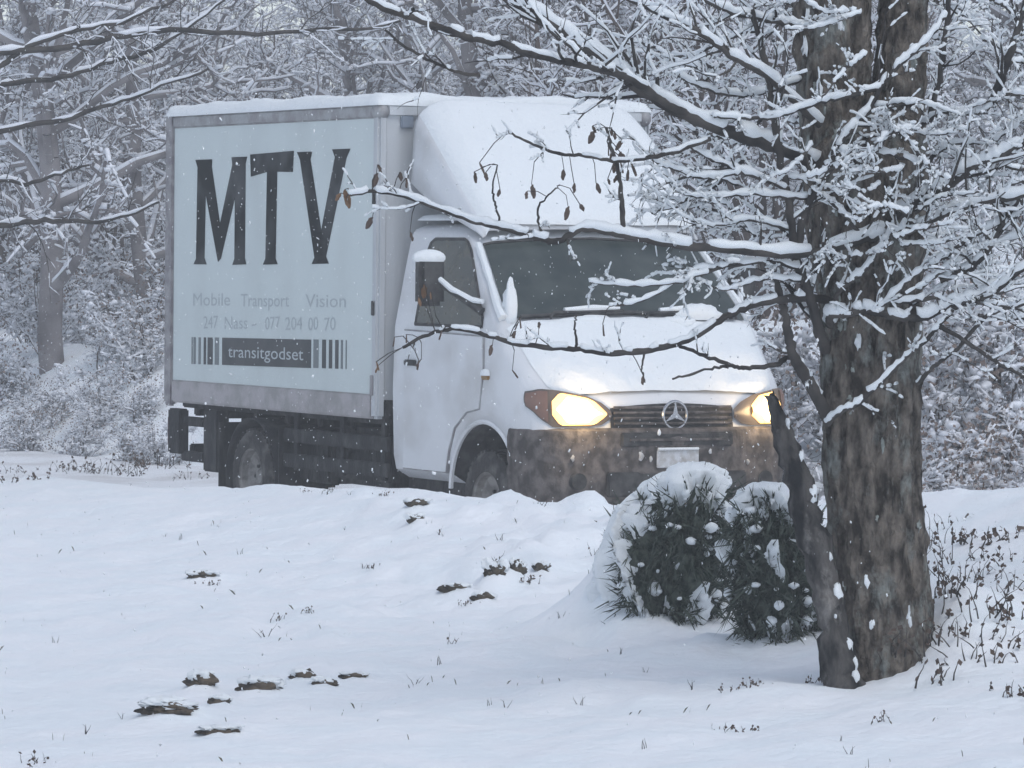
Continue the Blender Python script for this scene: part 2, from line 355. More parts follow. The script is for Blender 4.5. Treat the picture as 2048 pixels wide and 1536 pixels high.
def text(name, body, mat, x0, x1, z0, cap_h, d=0.0015, squeeze=None):
    cu = bpy.data.curves.new(name, 'FONT'); cu.body = body; cu.resolution_u = 3; cu.size = 1.0; cu.offset = 0.0
    o = bpy.data.objects.new('tmp', cu); COL.objects.link(o); bpy.context.view_layer.update()
    me = bpy.data.meshes.new_from_object(o.evaluated_get(bpy.context.evaluated_depsgraph_get()))
    bpy.data.objects.remove(o); co = np.zeros(len(me.vertices) * 3); me.vertices.foreach_get('co', co); co = co.reshape(-1, 3)
    w0, w1 = co[:, 0].min(), co[:, 0].max(); h = cap_h / 0.70
    V = np.stack([x0 + (co[:, 0] - w0) / (w1 - w0) * (x1 - x0), np.full(len(co), -HW - d), z0 + co[:, 1] * h + 0.010 * (co[:, 0] - w0) / (w1 - w0)], -1)
    me.vertices.foreach_set('co', V.astype(np.float32).ravel()); me.update()
    return link(name, me, mat, box)
text('small_lettering', 'Mobile', M['print_grey'], -3.07, -2.41, 1.572, 0.094)
text('small_lettering', 'Transport', M['print_grey'], -2.22, -1.40, 1.580, 0.092)
text('small_lettering', 'Vision', M['print_grey'], -1.13, -0.48, 1.590, 0.094)
for body, a0, a1 in (('247', -2.88, -2.62), ('Nass', -2.50, -2.10), ('-', -2.03, -1.95), ('077', -1.80, -1.55), ('204', -1.46, -1.18), ('00', -1.08, -0.92), ('70', -0.82, -0.64)):
    text('small_lettering', body, M['print_grey'], a0, a1, 1.405 + 0.012 * (a0 + 2.88), 0.092)
def band(a0, a1, z0, z1, mat, name, d):
    MB().prism([(a0, z0), (a1, z0 + 0.012 * (a1 - a0)), (a1, z1 + 0.012 * (a1 - a0)), (a0, z1)], on_side, 0.0008, d).build(name, mat, box, shade=0)
band(-2.54, -1.03, 1.145, 1.345, M['print_dark'], 'label_block', 0.003)
text('small_lettering', 'transitgodset', M['print_white'], -2.43, -1.15, 1.205, 0.088, d=0.0045)
for a0, a1, m in ((-3.09, -3.07, 'print_mid'), (-3.055, -3.015, 'print_mid'), (-2.965, -2.925, 'print_mid'), (-2.87, -2.83, 'print_dark'), (-2.80, -2.71, 'print_dark'),
                  (-2.67, -2.60, 'print_mid'), (-0.99, -0.91, 'print_mid'), (-0.85, -0.79, 'print_dark'), (-0.74, -0.69, 'print_dark'), (-0.64, -0.59, 'print_dark'),
                  (-0.55, -0.52, 'print_mid'), (-0.475, -0.46, 'print_mid')):
    z0 = 1.137 + 0.0135 * (a0 + 3.1); band(a0, a1, z0, z0 + 0.2, M[m], 'barcode_bar', 0.003)

# snow lying on the box roof
def snow_slab(name, x0, x1, y0, y1, z, th, mat, parent, nx=120, ny=70, edge=0.09, seed=3, over=0.02, zf=None):
    X = np.linspace(x0 - over, x1 + over, nx); Y = np.linspace(y0 - over, y1 + over, ny); XX, YY = np.meshgrid(X, Y, indexing='ij')
    de = np.minimum.reduce([XX - X[0], X[-1] - XX, YY - Y[0], Y[-1] - YY])
    pr = np.sqrt(np.clip(1 - (1 - np.clip(de / edge, 0, 1)) ** 2, 0, 1))
    ZZ = z + th * pr * (1 + 0.35 * fbm(XX * 3, YY * 3, seed)) + 0.012 * fbm(XX * 16, YY * 16, seed + 4) * pr
    jit = 0.016 * fbm(XX * 9, YY * 9, seed + 9)
    top = np.stack([XX + jit * (de < 0.03), YY + jit * (de < 0.03), ZZ], -1)
    m = MB().grid(top); bot = top.copy(); bot[..., 2] = z - 0.004
    m.grid(bot, True)
    for sl in ((0, slice(None)), (-1, slice(None)), (slice(None), 0), (slice(None), -1)): m.grid(np.stack([top[sl], bot[sl]]))
    return m.build(name, mat, parent, shade=60, weld=True)
snow_slab('roof_snow', -BL + 0.0, 0.0, -HW, HW, BT + 0.004, 0.085, M['snow_soft'], box)

# ---- cab shell, lofted from sections
ST = np.array([  # X, z bottom, half width, belt z, top edge z, top centre z
    (0.13, 0.45, 0.985, 1.48, 2.12, 2.22), (0.60, 0.45, 0.985, 1.48, 2.12, 2.23), (0.92, 0.45, 0.985, 1.48, 2.10, 2.18),
    (1.05, 0.45, 0.985, 1.48, 2.02, 2.10), (1.30, 0.45, 0.985, 1.47, 1.79, 1.87), (1.50, 0.45, 0.985, 1.45, 1.60, 1.68),
    (1.62, 0.45, 0.985, 1.39, 1.49, 1.565), (1.70, 0.45, 0.984, 1.32, 1.42, 1.50), (1.90, 0.46, 0.968, 1.15, 1.24, 1.345),
    (2.03, 0.50, 0.925, 1.04, 1.11, 1.20), (2.10, 0.54, 0.865, 0.99, 1.055, 1.12), (2.15, 0.58, 0.76, 0.96, 1.01, 1.065), (2.18, 0.62, 0.56, 0.94, 0.98, 1.02), (2.192, 0.66, 0.36, 0.92, 0.95, 0.985)])
def stp(X): return [np.interp(X, ST[:, 0], ST[:, k]) for k in range(1, 6)]
def section(X):
    zb, ws, zbelt, zte, ztc = stp(X)
    ye = ws - 0.195 * max(zte - 1.48, 0) - (0.0 if X < 1.5 else 0.05 * smooth(1.5, 1.8, X))
    return np.array([(0, zb), (ws - 0.12, zb), (ws - 0.02, zb + 0.06), (ws, zb + 0.16), (ws + 0.012, 0.5 * (zb + 0.16 + zbelt) * 1.0), (ws, zbelt),
                     (ye + 0.4 * (ws - ye), zbelt + 0.6 * (zte - zbelt)), (ye, zte - 0.02), (ye - 0.03, zte + 0.02), (ye - 0.11, zte + 0.25 * (ztc - zte) + 0.025), (0.55 * ye, zte + 0.8 * (ztc - zte)), (0, ztc)])
def side_y(X, z):
    P = section(X)[3:8]; return float(np.interp(z, P[:, 1], P[:, 0]))
XS = np.unique(np.concatenate([np.linspace(0.13, 1.0, 8), np.linspace(1.0, 1.75, 16), np.linspace(1.75, 2.192, 20)]))
rows = []
for X in XS:
    h = section(X); full = np.concatenate([h, (h * np.array([-1, 1]))[::-1][1:-1]])
    rows.append([(X, y, z) for y, z in full])
rows = np.array(rows); k = rows.shape[1]; cab_m = MB()
cab_m.add(rows.reshape(-1, 3), [(i * k + j, i * k + (j + 1) % k, (i + 1) * k + (j + 1) % k, (i + 1) * k + j) for i in range(len(XS) - 1) for j in range(k)]
          + [tuple(range(k)), tuple((len(XS) - 1) * k + j for j in range(k))])
cab = cab_m.build('cab', M['paint'], truck, shade=40)
FA, RA = 1.45, -2.10                                       # axle positions
cut = MB()
for sgn in (-1, 1): cut.tube([(FA, sgn * 0.60, 0.41), (FA, sgn * 1.2, 0.41)], [0.475, 0.475], 40)
cut_o = cut.build('cutter', M['black'], truck)
bo = cab.modifiers.new('arch', 'BOOLEAN'); bo.operation = 'DIFFERENCE'; bo.solver = 'EXACT'; bo.object = cut_o
try: bo.material_mode = 'TRANSFER'
except Exception: pass
bpy.context.view_layer.update()
me = bpy.data.meshes.new_from_object(cab.evaluated_get(bpy.context.evaluated_depsgraph_get()))
cab.modifiers.clear(); cab.data = me; bpy.data.objects.remove(cut_o)
for p in me.polygons: p.use_smooth = True

# wheel-arch lips
for sgn in (-1, 1):
    m = MB(); P = [(FA + 0.47 * math.cos(a), sgn * 0.985, 0.41 + 0.47 * math.sin(a)) for a in np.linspace(0.62, math.pi - 0.02, 22)]
    m.tube(P, 0.018, 6).build('arch_lip', M['paint'], cab)

# windscreen
WX = np.linspace(1.075, 1.60, 14); G = []
for X in WX:
    h = section(X)[8:]; T = np.linspace(-1, 1, 25); row = []
    L = np.concatenate([[0], np.cumsum(np.linalg.norm(np.diff(h, axis=0), axis=1))]); tot = L[-1]
    e0 = 0.045 / tot
    for t in T:
        q = (e0 + (1 - e0) * (1 - abs(t))) * tot; y = np.interp(q, L, h[:, 0]); z = np.interp(q, L, h[:, 1])
        row.append((X + 0.008, math.copysign(y, t), z + 0.009))
    G.append(row)
ws = MB().grid(G).build('windscreen', M['glass'], cab)
m = MB(); m.tube([G[0][i] for i in range(25)], 0.012, 5); m.build('windscreen_seal', M['black'], cab)
m = MB(); m.tube([(p[0] + 0.02, p[1], p[2] + 0.006) for p in G[-1][1:-1]], 0.016, 5).build('cowl', M['black'], cab)
for y0, y1 in ((-0.70, -0.05), (0.02, 0.66)):
    P = [(1.665, y0 + 0.08, 1.565), (1.645, y0 + 0.12, 1.60), (1.63, y1, 1.615)]
    w = MB().tube(P, [0.012, 0.011, 0.009], 6).build('wiper', M['black'], cab)
    MB().tube([(1.637, y0 + 0.2, 1.617), (1.63, 0.5 * (y0 + y1) + .1, 1.632), (1.625, y1 - 0.03, 1.63)], [0.016, 0.022, 0.014], 6).build('wiper_snow', M['snow_soft'], w)

# doors with windows, handles and mirrors
for sgn in (-1, 1):
    dpts = [(0.30, 0.52), (0.93, 0.52), (0.965, 0.66), (1.05, 0.82), (1.22, 0.93), (1.40, 0.96), (1.45, 1.20), (1.44, 1.44), (0.30, 1.46)]
    d = MB().prism(dpts, lambda a, b, dd: (a, sgn * dd, b), 0.985, 1.004).build('door', M['paint'], cab, bevel=0.006)
    MB().prism([(0.296, 0.516), (0.933, 0.516), (0.969, 0.658), (1.054, 0.816), (1.222, 0.926), (1.404, 0.956), (1.454, 1.20), (1.444, 1.444), (0.296, 1.464)], lambda a, b, dd: (a, sgn * dd, b), 0.975, 0.9985).build('door_gap', M['rail'], d)
    MB().prism([(0.35, 1.22), (0.50, 1.22), (0.50, 1.26), (0.35, 1.26)], lambda a, b, dd: (a, sgn * dd, b), 1.004, 1.03).build('handle', M['black'], d, bevel=0.006)
    wp = [(0.44, 1.50), (1.40, 1.50), (1.385, 1.56), (1.05, 2.00), (0.98, 2.06), (0.93, 2.075), (0.50, 2.075), (0.45, 2.05), (0.43, 2.0)]
    m = MB(); V = [(a, sgn * (side_y(a, b) + 0.008), b) for a, b in wp] + [(0.75, sgn * (side_y(0.75, 1.8) + 0.009), 1.8)]
    m.add(V, [(i, (i + 1) % len(wp), len(wp)) for i in range(len(wp))])
    m.build('side_window', M['glass_side'], cab, shade=0)
    fr = MB(); loop = wp + [wp[0]]
    fr.tube([(a, sgn * (side_y(a, b) + 0.006), b) for a, b in loop], 0.011, 5).build('window_frame', M['black'] if sgn > 0 else M['black'], cab)
    # mirror
    mc = np.array([1.06, sgn * 1.20, 1.80])
    mm = MB().box(mc[0] - 0.05, mc[0] + 0.055, mc[1] - 0.095, mc[1] + 0.095, mc[2] - 0.17, mc[2] + 0.15).build('mirror', M['black'], cab, bevel=0.03)
    MB().box(mc[0] - 0.06, mc[0] - 0.05, mc[1] - 0.075, mc[1] + 0.075, mc[2] - 0.14, mc[2] + 0.12).build('mirror_glass', M['chrome'], mm)
    MB().tube([(mc[0] + 0.03, mc[1] - sgn * 0.06, mc[2] - 0.02), (1.25, sgn * 1.08, 1.70), (1.40, sgn * 0.985, 1.60)], [0.02, 0.022, 0.03], 8).build('mirror_arm', M['black'], mm)
    MB().tube([(mc[0] + 0.05, mc[1] - sgn * 0.05, mc[2] + 0.01), (1.20, sgn * 1.11, 1.745), (1.33, sgn * 1.03, 1.675), (1.42, sgn * 0.99, 1.665)], [0.018, 0.02, 0.022, 0.016], 7).build('mirror_snow', M['snow_soft'], mm)
    hz = mc + np.array([0, 0, 0.15]); GG = [[hz + np.array([0.075 * math.cos(a) * math.cos(b), 0.115 * math.sin(a) * math.cos(b) * (1 + 0.12 * math.sin(3 * a)), 0.055 * math.sin(b)]) for a in np.linspace(0, 2 * math.pi, 15)] for b in np.linspace(-0.5, 1.57, 7)]
    MB().grid(GG).build('mirror_snow', M['snow_soft'], mm, weld=True)
    mk = MB().box(1.43, 1.53, sgn * 0.985 - 0.022, sgn * 0.985 + 0.022, 1.155, 1.195).build('side_marker', M['amber_marker'], cab, bevel=0.008)
    GG = [[np.array([1.48 + 0.058 * math.cos(a) * math.cos(b), sgn * 0.998 + 0.028 * math.sin(a) * math.cos(b), 1.193 + 0.035 * math.sin(b)]) for a in np.linspace(0, 2 * math.pi, 13)] for b in np.linspace(-0.3, 1.57, 6)]
    MB().grid(GG).build('marker_snow', M['snow_soft'], mk, weld=True)

# front end
NY = np.array([0, 0.25, 0.36, 0.56, 0.76, 0.865, 0.925, 0.968, 0.985]); NX = np.array([2.215, 2.205, 2.198, 2.185, 2.152, 2.103, 2.035, 1.905, 1.80])
def nose(y): return float(np.interp(abs(y), NY, NX))
def plan_patch(ys, z0f, z1f, off, n=6, bulge=0.02):
    G = []
    for y in ys:
        a, b = z0f(abs(y)), z1f(abs(y)); row = []
        for t in np.linspace(0, 1, n):
            e = math.sin(math.pi * t)
            # outward direction in plan
            dx = nose(abs(y) - 0.02) - nose(abs(y) + 0.02); nrm = np.array([0.04, dx]); nrm /= np.linalg.norm(nrm)
            o = off + bulge * e
            row.append((nose(y) + nrm[0] * o - 0.09 * t * (b - a), y + math.copysign(nrm[1] * o, y), a + (b - a) * t))
        G.append(row)
    return G
hz0 = lambda y: np.interp(y, [0.46, 0.52, 0.60, 0.84, 0.90, 0.95], [0.925, 0.885, 0.872, 0.868, 0.92, 1.0])
hz1 = lambda y: np.interp(y, [0.46, 0.52, 0.62, 0.80, 0.90, 0.95], [0.975, 1.025, 1.07, 1.105, 1.115, 1.095])
for sgn in (-1, 1):
    lamp_in = 0.50 if sgn < 0 else 0.60
    ys = np.linspace(0.46, 0.95, 24)
    hl = MB().grid(plan_patch([sgn * y for y in ys], hz0, hz1, 0.012, 8, 0.012)).build('headlight', M['lamp_house'], truck, shade=80)
    ys = np.linspace(lamp_in, 0.845, 18); e = lambda y: 0.5 * (1 - np.clip(min((y - lamp_in) / 0.07, (0.845 - y) / 0.05), 0, 1))
    a0 = lambda y: hz0(y) + 0.012 + (hz1(y) - hz0(y)) * 0.55 * e(y); a1 = lambda y: hz1(y) - 0.014 - (hz1(y) - hz0(y)) * 0.5 * e(y)
    MB().grid(plan_patch([sgn * y for y in ys], a0, a1, 0.020, 8, 0.018)).build('lens', M['lamp'], hl, shade=80)
    ys = np.linspace(lamp_in + 0.03, 0.825, 18); e2 = lambda y: 0.5 * (1 - np.clip(min((y - lamp_in - 0.03) / 0.09, (0.825 - y) / 0.07), 0, 1))
    c0 = lambda y: hz0(y) + 0.028 + (hz1(y) - hz0(y) - 0.056) * e2(y); c1 = lambda y: hz1(y) - 0.032 - (hz1(y) - hz0(y) - 0.06) * e2(y)
    MB().grid(plan_patch([sgn * y for y in ys], c0, c1, 0.026, 8, 0.018)).build('reflector', M['lamp_core'], hl, shade=80)
    ld = bpy.data.lights.new('headlight_beam', 'POINT'); ld.energy = 5.0; ld.color = (1.0, 0.70, 0.36); ld.shadow_soft_size = 0.06
    lo_ = bpy.data.objects.new('headlight_beam', ld); COL.objects.link(lo_); lo_.parent = hl; lo_.location = (nose(0.68) + 0.16, sgn * 0.70, 0.985)
    ys = np.linspace(0.862, 0.945, 8); b0 = lambda y: hz0(y) + 0.012; b1 = lambda y: hz1(y) - 0.012
    MB().grid(plan_patch([sgn * y for y in ys], b0, b1, 0.020, 6, 0.012)).build('turn_signal', M['amber'], hl, shade=80)

gr_ys = np.linspace(-0.46, 0.46, 21)
grille = MB().grid(plan_patch(gr_ys, lambda y: 0.862, lambda y: 1.02 - 0.03 * (y / 0.46) ** 2, 0.008, 4, 0.0)).build('grille', M['black'], truck, shade=80)
for zc in (0.89, 0.925, 0.96, 0.995):
    m = MB(); m.tube([(nose(y) + 0.022 - 0.09 * (zc - 0.862), y, zc) for y in np.linspace(-0.44, 0.44, 17)], 0.010, 6); m.build('grille_bar', M['bumper'], grille)
# round three-pointed emblem
ec = np.array([2.232, 0.0, 0.945]); star = MB()
star.tube([ec + 0.088 * np.array([0, math.cos(a), math.sin(a)]) for a in np.linspace(0, 2 * math.pi, 33)], 0.010, 6, cap=False)
pts = []
for i in range(6):
    a = math.pi / 2 + i * math.pi / 3; r = 0.088 if i % 2 == 0 else 0.020; pts.append((r * math.cos(a), r * math.sin(a)))
star.prism(pts, lambda a, b, d: (ec[0] + d, a, ec[2] + b), -0.004, 0.008); star.build('emblem', M['chrome'], grille, shade=30)

# bumper
prof = [(0.36, -0.10), (0.37, -0.03), (0.44, 0.0), (0.58, 0.012), (0.62, 0.0), (0.66, 0.008), (0.80, 0.010), (0.845, 0.0), (0.862, -0.025), (0.864, -0.14)]
by = np.array([0, 0.3, 0.5, 0.7, 0.82, 0.90, 0.955, 0.985, 0.995]); bx = np.array([2.27, 2.26, 2.24, 2.20, 2.155, 2.095, 2.01, 1.91, 1.80])
G = []
for s in np.linspace(-1, 1, 61):
    q = abs(s) * 1.25
    L = np.concatenate([[0], np.cumsum(np.hypot(np.diff(bx), np.diff(by)))]); q = abs(s) * L[-1]
    X, Y = np.interp(q, L, bx), np.interp(q, L, by); dX, dY = np.interp(q + 0.02, L, bx) - np.interp(q - 0.02, L, bx), np.interp(q + 0.02, L, by) - np.interp(q - 0.02, L, by)
    nn = np.array([dY, -dX]); nn /= np.linalg.norm(nn) + 1e-9
    G.append([(X + nn[0] * o, math.copysign(Y + nn[1] * o, s), z) for z, o in prof])
bump = MB().grid(G).build('bumper', M['bumper'], truck, shade=40)
for sgn in (-1, 1):
    m = MB(); c = (2.17, sgn * 0.70, 0.52); m.tube([(2.16, sgn * 0.70, 0.52), (2.225, sgn * 0.70, 0.52)], [0.06, 0.055], 16); m.build('fog_lamp', M['black'], bump)
MB().box(2.262, 2.288, -0.36, 0.36, 0.78, 0.795).build('bumper_lip', M['bumper'], bump)
MB().box(2.24, 2.282, -0.52, 0.52, 0.42, 0.58).build('lower_intake', M['black'], bump, bevel=0.01)
MB().box(2.24, 2.278, -0.42, 0.42, 0.74, 0.835).build('upper_intake', M['black'], bump, bevel=0.01)
pl = MB().box(2.283, 2.292, -0.165, 0.15, 0.605, 0.72).build('number_plate', M['plate'], bump, bevel=0.004)
MB().box(2.28, 2.31, -0.165, 0.15, 0.718, 0.736).build('plate_snow', M['snow_soft'], pl, bevel=0.008)
# snow crust sticking to the bumper
crust = random.Random(4)
for i in range(9):
    s = crust.uniform(-0.85, 0.85); y = s * 0.93; X = float(np.interp(abs(y), by, bx)); z = crust.uniform(0.42, 0.84); r = crust.uniform(0.008, 0.02)
    GG = [[(X + 0.012 + 0.010 * math.cos(b), y + r * math.cos(a) * math.sin(b) * (1 + 0.3 * math.sin(3 * a + i)), z + r * crust.uniform(1.2, 1.9) * math.sin(a) * math.sin(b)) for a in np.linspace(0, 2 * math.pi, 9)] for b in np.linspace(0, 1.57, 4)]
    MB().grid(GG).build('snow_crust', M['plate'] if i % 3 else M['snow_soft'], bump, weld=True)

# hood snow, cowl heap
def blob(c, r, seed=0, mat='snow_soft', name='snow_lump', parent=None, lo=-0.35, na=16, nb=8, amp=0.2, freq=2.0):
    c = np.array(c, float); A, B = np.meshgrid(np.append(np.linspace(0, 2 * math.pi, na + 1)[:-1], 0.0), np.linspace(lo, math.pi / 2, nb))
    N = np.stack([np.cos(A) * np.cos(B), np.sin(A) * np.cos(B), np.sin(B)], -1)
    q = 1 + 2 * amp * fbm(N[..., 0] * freq + 5 + N[..., 2] * 0.65 * freq + seed * 0.37, N[..., 1] * freq + 9 - N[..., 2] * 0.65 * freq, seed)
    G = c + N * np.array(r) * q[..., None]
    return MB().grid(G).build(name, M[mat], parent, shade=70, weld=True)
G = []
for X in np.linspace(1.64, 2.13, 26):
    h = section(X)[8:]; row = []
    L = np.concatenate([[0], np.cumsum(np.linalg.norm(np.diff(h, axis=0), axis=1))])
    for t in np.linspace(-1, 1, 41):
        q = (1 - abs(t)) * L[-1]; y = np.interp(q, L, h[:, 0]); z = np.interp(q, L, h[:, 1])
        e = min(1, (1 - abs(t)) / 0.12) * min(1, (X - 1.62) / 0.06) * min(1, (2.15 - X) / 0.08)
        th = 0.035 * math.sqrt(max(e, 0)) * (1 + 0.8 * float(fbm(np.array([X * 6]), np.array([t * 5]), 8)[0])) + 0.004
        row.append((X + th * 0.6, math.copysign(y, t), z + th * 0.8))
    G.append(row)
MB().grid(G).build('bonnet_snow', M['snow_soft'], cab, shade=70)
blob((1.62, 0.52, 1.58), (0.07, 0.20, 0.085), 3, name='cowl_snow', parent=cab)
blob((1.66, 0.32, 1.53), (0.07, 0.14, 0.05), 5, name='cowl_snow', parent=cab)
blob((1.66, -0.35, 1.53), (0.05, 0.26, 0.05), 6, name='cowl_snow', parent=cab)
blob((1.575, -0.87, 1.60), (0.05, 0.045, 0.20), 7, name='cowl_snow', parent=cab)
for sgn in (-1, 1):
    m = MB(); P = [(X + 0.015, sgn * (section(X)[8][0] - 0.005), section(X)[8][1] + 0.012) for X in np.linspace(1.06, 1.58, 9)]
    m.tube(P, [0.022, 0.026, 0.022, 0.028, 0.02, 0.026, 0.03, 0.03, 0.034], 7).build('pillar_snow', M['snow_soft'], cab)

# roof air deflector under deep snow
def deflector(u):     # u 0 front .. 1 rear -> X, half width, top z, lower z
    X = 1.10 - 0.98 * u; zt = 2.14 + 0.83 * (1 - (1 - u) ** 1.35); zl = 2.10 + 0.36 * u; hw = 0.80 + 0.06 * math.sin(math.pi * min(u * 0.9, 1)) + 0.02 * u
    return X, hw, zt, zl
G = []
for u in np.linspace(0, 1, 22):
    X, hw, zt, zl = deflector(u); r = 0.14 * min(1, 0.3 + u); row = []
    half = [(hw + 0.03, zl), (hw + 0.02, zl + 0.5 * (zt - r - zl))] + [(hw + 0.01 - r + r * math.cos(a), zt - r + r * math.sin(a)) for a in np.linspace(0, math.pi / 2, 6)] + [(0.4 * hw, zt + 0.012), (0, zt + 0.018)]
    if zl > zt - r: half[0] = (hw + 0.03, zt - r - 0.005); half[1] = (hw + 0.02, zt - r - 0.002)
    full = [(-y, z) for y, z in half] + [(y, z) for y, z in half[::-1][1:]]
    G.append([(X, y, z) for y, z in full])
dfl = MB().grid(G).build('air_deflector', M['paint'], truck, shade=45)
so = dfl.modifiers.new('thick', 'SOLIDIFY'); so.thickness = 0.015; so.offset = -1
G = []
for u in np.linspace(0, 1, 40):
    X, hw, zt, zl = deflector(u); row = []
    for t in np.linspace(-1, 1, 61):
        y = t * (hw + 0.005); r = 0.14 * min(1, 0.3 + u); e = hw - abs(y)
        zb = zt - (r - math.sqrt(max(r * r - max(r - e - 0.0, 0) ** 2, 0))) if e < r else zt + 0.014
        th = 0.062 * min(1, max(e, 0) / 0.16) ** 0.5 * min(1, (u + 0.03) / 0.06) * min(1, (1.02 - u) / 0.05) * (1 + 0.55 * float(fbm(np.array([X * 2.5]), np.array([y * 2.5]), 12)[0])) + 0.003
        row.append((X + th * 0.62, y, zb + th * 0.8))
    G.append(row)
MB().grid(G).build('deflector_snow', M['snow_soft'], dfl, shade=70)
snow_slab('cab_roof_snow', 0.16, 0.98, -0.84, 0.84, 2.205, 0.04, M['snow_soft'], cab, 30, 50, 0.1, 5, 0.0)

# wheels
def wheel(x, y, sgn, dual=False):
    R, w = 0.345, 0.225
    root = MB()
    prof = [(0.205, -0.5), (0.25, -0.5), (0.30, -0.52), (0.325, -0.46), (0.34, -0.40), (R, -0.3), (R, 0.3), (0.34, 0.40), (0.325, 0.46), (0.30, 0.52), (0.25, 0.5), (0.205, 0.5)]
    def lathe(pr, n=40):
        return [[(x + r * math.cos(a), y + sgn * o * w, R + r * math.sin(a)) for r, o in pr] for a in np.linspace(0, 2 * math.pi, n + 1)]
    wh = root.grid(lathe(prof)).build('wheel', M['tyre'], truck, weld=True)
    for i in range(44):
        a = 2 * math.pi * i / 44
        for o in (-0.2, 0.2):
            pass
    tr = MB()
    for i in range(44):
        a0 = 2 * math.pi * i / 44; a1 = a0 + 0.085
        for o0, o1 in ((-0.42, -0.14), (-0.10, 0.10), (0.14, 0.42)):
            V = [(x + r * math.cos(a), y + o * w, R + r * math.sin(a)) for r in (R - 0.006, R + 0.008) for a in (a0, a1) for o in (o0, o1)]
            tr.add(V, [(0, 1, 3, 2), (4, 6, 7, 5), (0, 4, 5, 1), (2, 3, 7, 6), (0, 2, 6, 4), (1, 5, 7, 3)])
    tr.build('tread', M['tyre'], wh, shade=0)
    rp = [(0.0, 0.18), (0.05, 0.20), (0.065, 0.10), (0.12, 0.06), (0.155, 0.18), (0.185, 0.22), (0.195, 0.42), (0.215, 0.49)]
    MB().grid(lathe(rp)).build('rim', M['rim'], wh, weld=True)
    for i in range(6):
        a = 2 * math.pi * i / 6; c = (x + 0.085 * math.cos(a), R + 0.085 * math.sin(a))
        MB().tube([(c[0], y + sgn * 0.06 * w, c[1]), (c[0], y + sgn * 0.17 * w, c[1])], 0.013, 6).build('wheel_nut', M['black'], wh)
for sgn in (-1, 1):
    wheel(FA, sgn * 0.855, sgn); wheel(RA, sgn * 0.915, sgn); wheel(RA, sgn * 0.66, sgn)

# underbody; spare, tank and battery boxes also added to keep it dark and opaque
ch = MB()
for sgn in (-1, 1): ch.box(-BL + 0.05, 1.2, sgn * 0.42 - 0.04, sgn * 0.42 + 0.04, 0.56, 0.76)
for x in np.linspace(-BL + 0.2, 0.9, 9): ch.box(x - 0.04, x + 0.04, -0.9, 0.9, 0.74, BB + 0.045)
ch.box(-BL + 0.06, -0.05, -0.95, 0.95, 0.80, BB + 0.04)
ch.build('chassis', M['chassis'], truck, bevel=0.01)
MB().tube([(RA, -0.9, 0.345), (RA, 0.9, 0.345)], [0.06, 0.06], 10).build('rear_axle', M['chassis'], truck)
MB().box(-0.95, -0.10, -0.92, -0.50, 0.36, 0.76).build('fuel_tank', M['chassis'], truck, bevel=0.04)
MB().box(-1.55, -1.05, -0.90, -0.52, 0.34, 0.72).build('tool_box', M['chassis'], truck, bevel=0.02)
MB().box(-1.5, -0.3, 0.50, 0.90, 0.34, 0.74).build('battery_box', M['chassis'], truck, bevel=0.03)
MB().box(-0.05, 0.9, -0.80, 0.80, 0.30, 0.60).build('gearbox_cover', M['chassis'], truck, bevel=0.05)
MB().box(-3.05, -2.6, -0.45, 0.45, 0.36, 0.66).build('spare_wheel_carrier', M['chassis'], truck, bevel=0.05)
for sgn in (-1, 1):
    for z in (0.44, 0.62):
        MB().box(-1.62, 0.06, sgn * 0.985 - 0.015, sgn * 0.985 + 0.015, z, z + 0.10).build('side_guard', M['chassis'], truck, bevel=0.008)
    for x in (-1.45, -0.7, -0.05):
        MB().box(x - 0.03, x + 0.03, sgn * 0.965 - 0.012, sgn * 0.965 + 0.012, 0.42, BB + 0.02).build('guard_bracket', M['chassis'], truck)
    # mudguard over the rear wheels and flaps
    for k2, (r, nme) in enumerate(((0.43, 'mudguard'),)):
        G = [[(RA + r * math.cos(a), sgn * y, 0.345 + r * math.sin(a)) for y in (0.55, 0.8, 1.03)] for a in np.linspace(-0.15, math.pi + 0.35, 22)]
        o = MB().grid(G).build(nme, M['chassis'], truck); mo = o.modifiers.new('t', 'SOLIDIFY'); mo.thickness = 0.012
    MB().box(RA - 0.56, RA - 0.545, sgn * 0.79 - 0.24, sgn * 0.79 + 0.24, 0.17, 0.72).build('mud_flap', M['chassis'], truck)
    MB().box(RA + 0.475, RA + 0.49, sgn * 0.79 - 0.24, sgn * 0.79 + 0.24, 0.30, 0.74).build('mud_flap', M['chassis'], truck)
    # rear lamp bracket: a frame of flat bars that one can see through
    rb = MB().box(-3.64, -3.42, sgn * 0.97 - 0.04, sgn * 0.97 + 0.04, 0.45, 0.79).build('lamp_bracket', M['chassis'], truck, bevel=0.012)
    MB().box(-3.42, -3.06, sgn * 0.95 - 0.03, sgn * 0.95 + 0.03, 0.665, 0.735).build('bracket_bar', M['chassis'], rb, bevel=0.008)
    MB().box(-3.46, -3.06, sgn * 0.95 - 0.03, sgn * 0.95 + 0.03, 0.40, 0.475).build('bracket_bar', M['chassis'], rb, bevel=0.008)
    MB().box(-3.05, -2.80, sgn * 0.93 - 0.05, sgn * 0.93 + 0.05, 0.34, 0.80).build('bracket_panel', M['chassis'], rb, bevel=0.01)
    MB().box(-3.66, -3.64, sgn * 0.97 - 0.03, sgn * 0.97 + 0.03, 0.52, 0.72).build('tail_lamp', M['tail'], rb)
MB().box(-3.60, -3.50, -0.85, 0.85, 0.42, 0.52).build('rear_bumper', M['chassis'], truck, bevel=0.01)

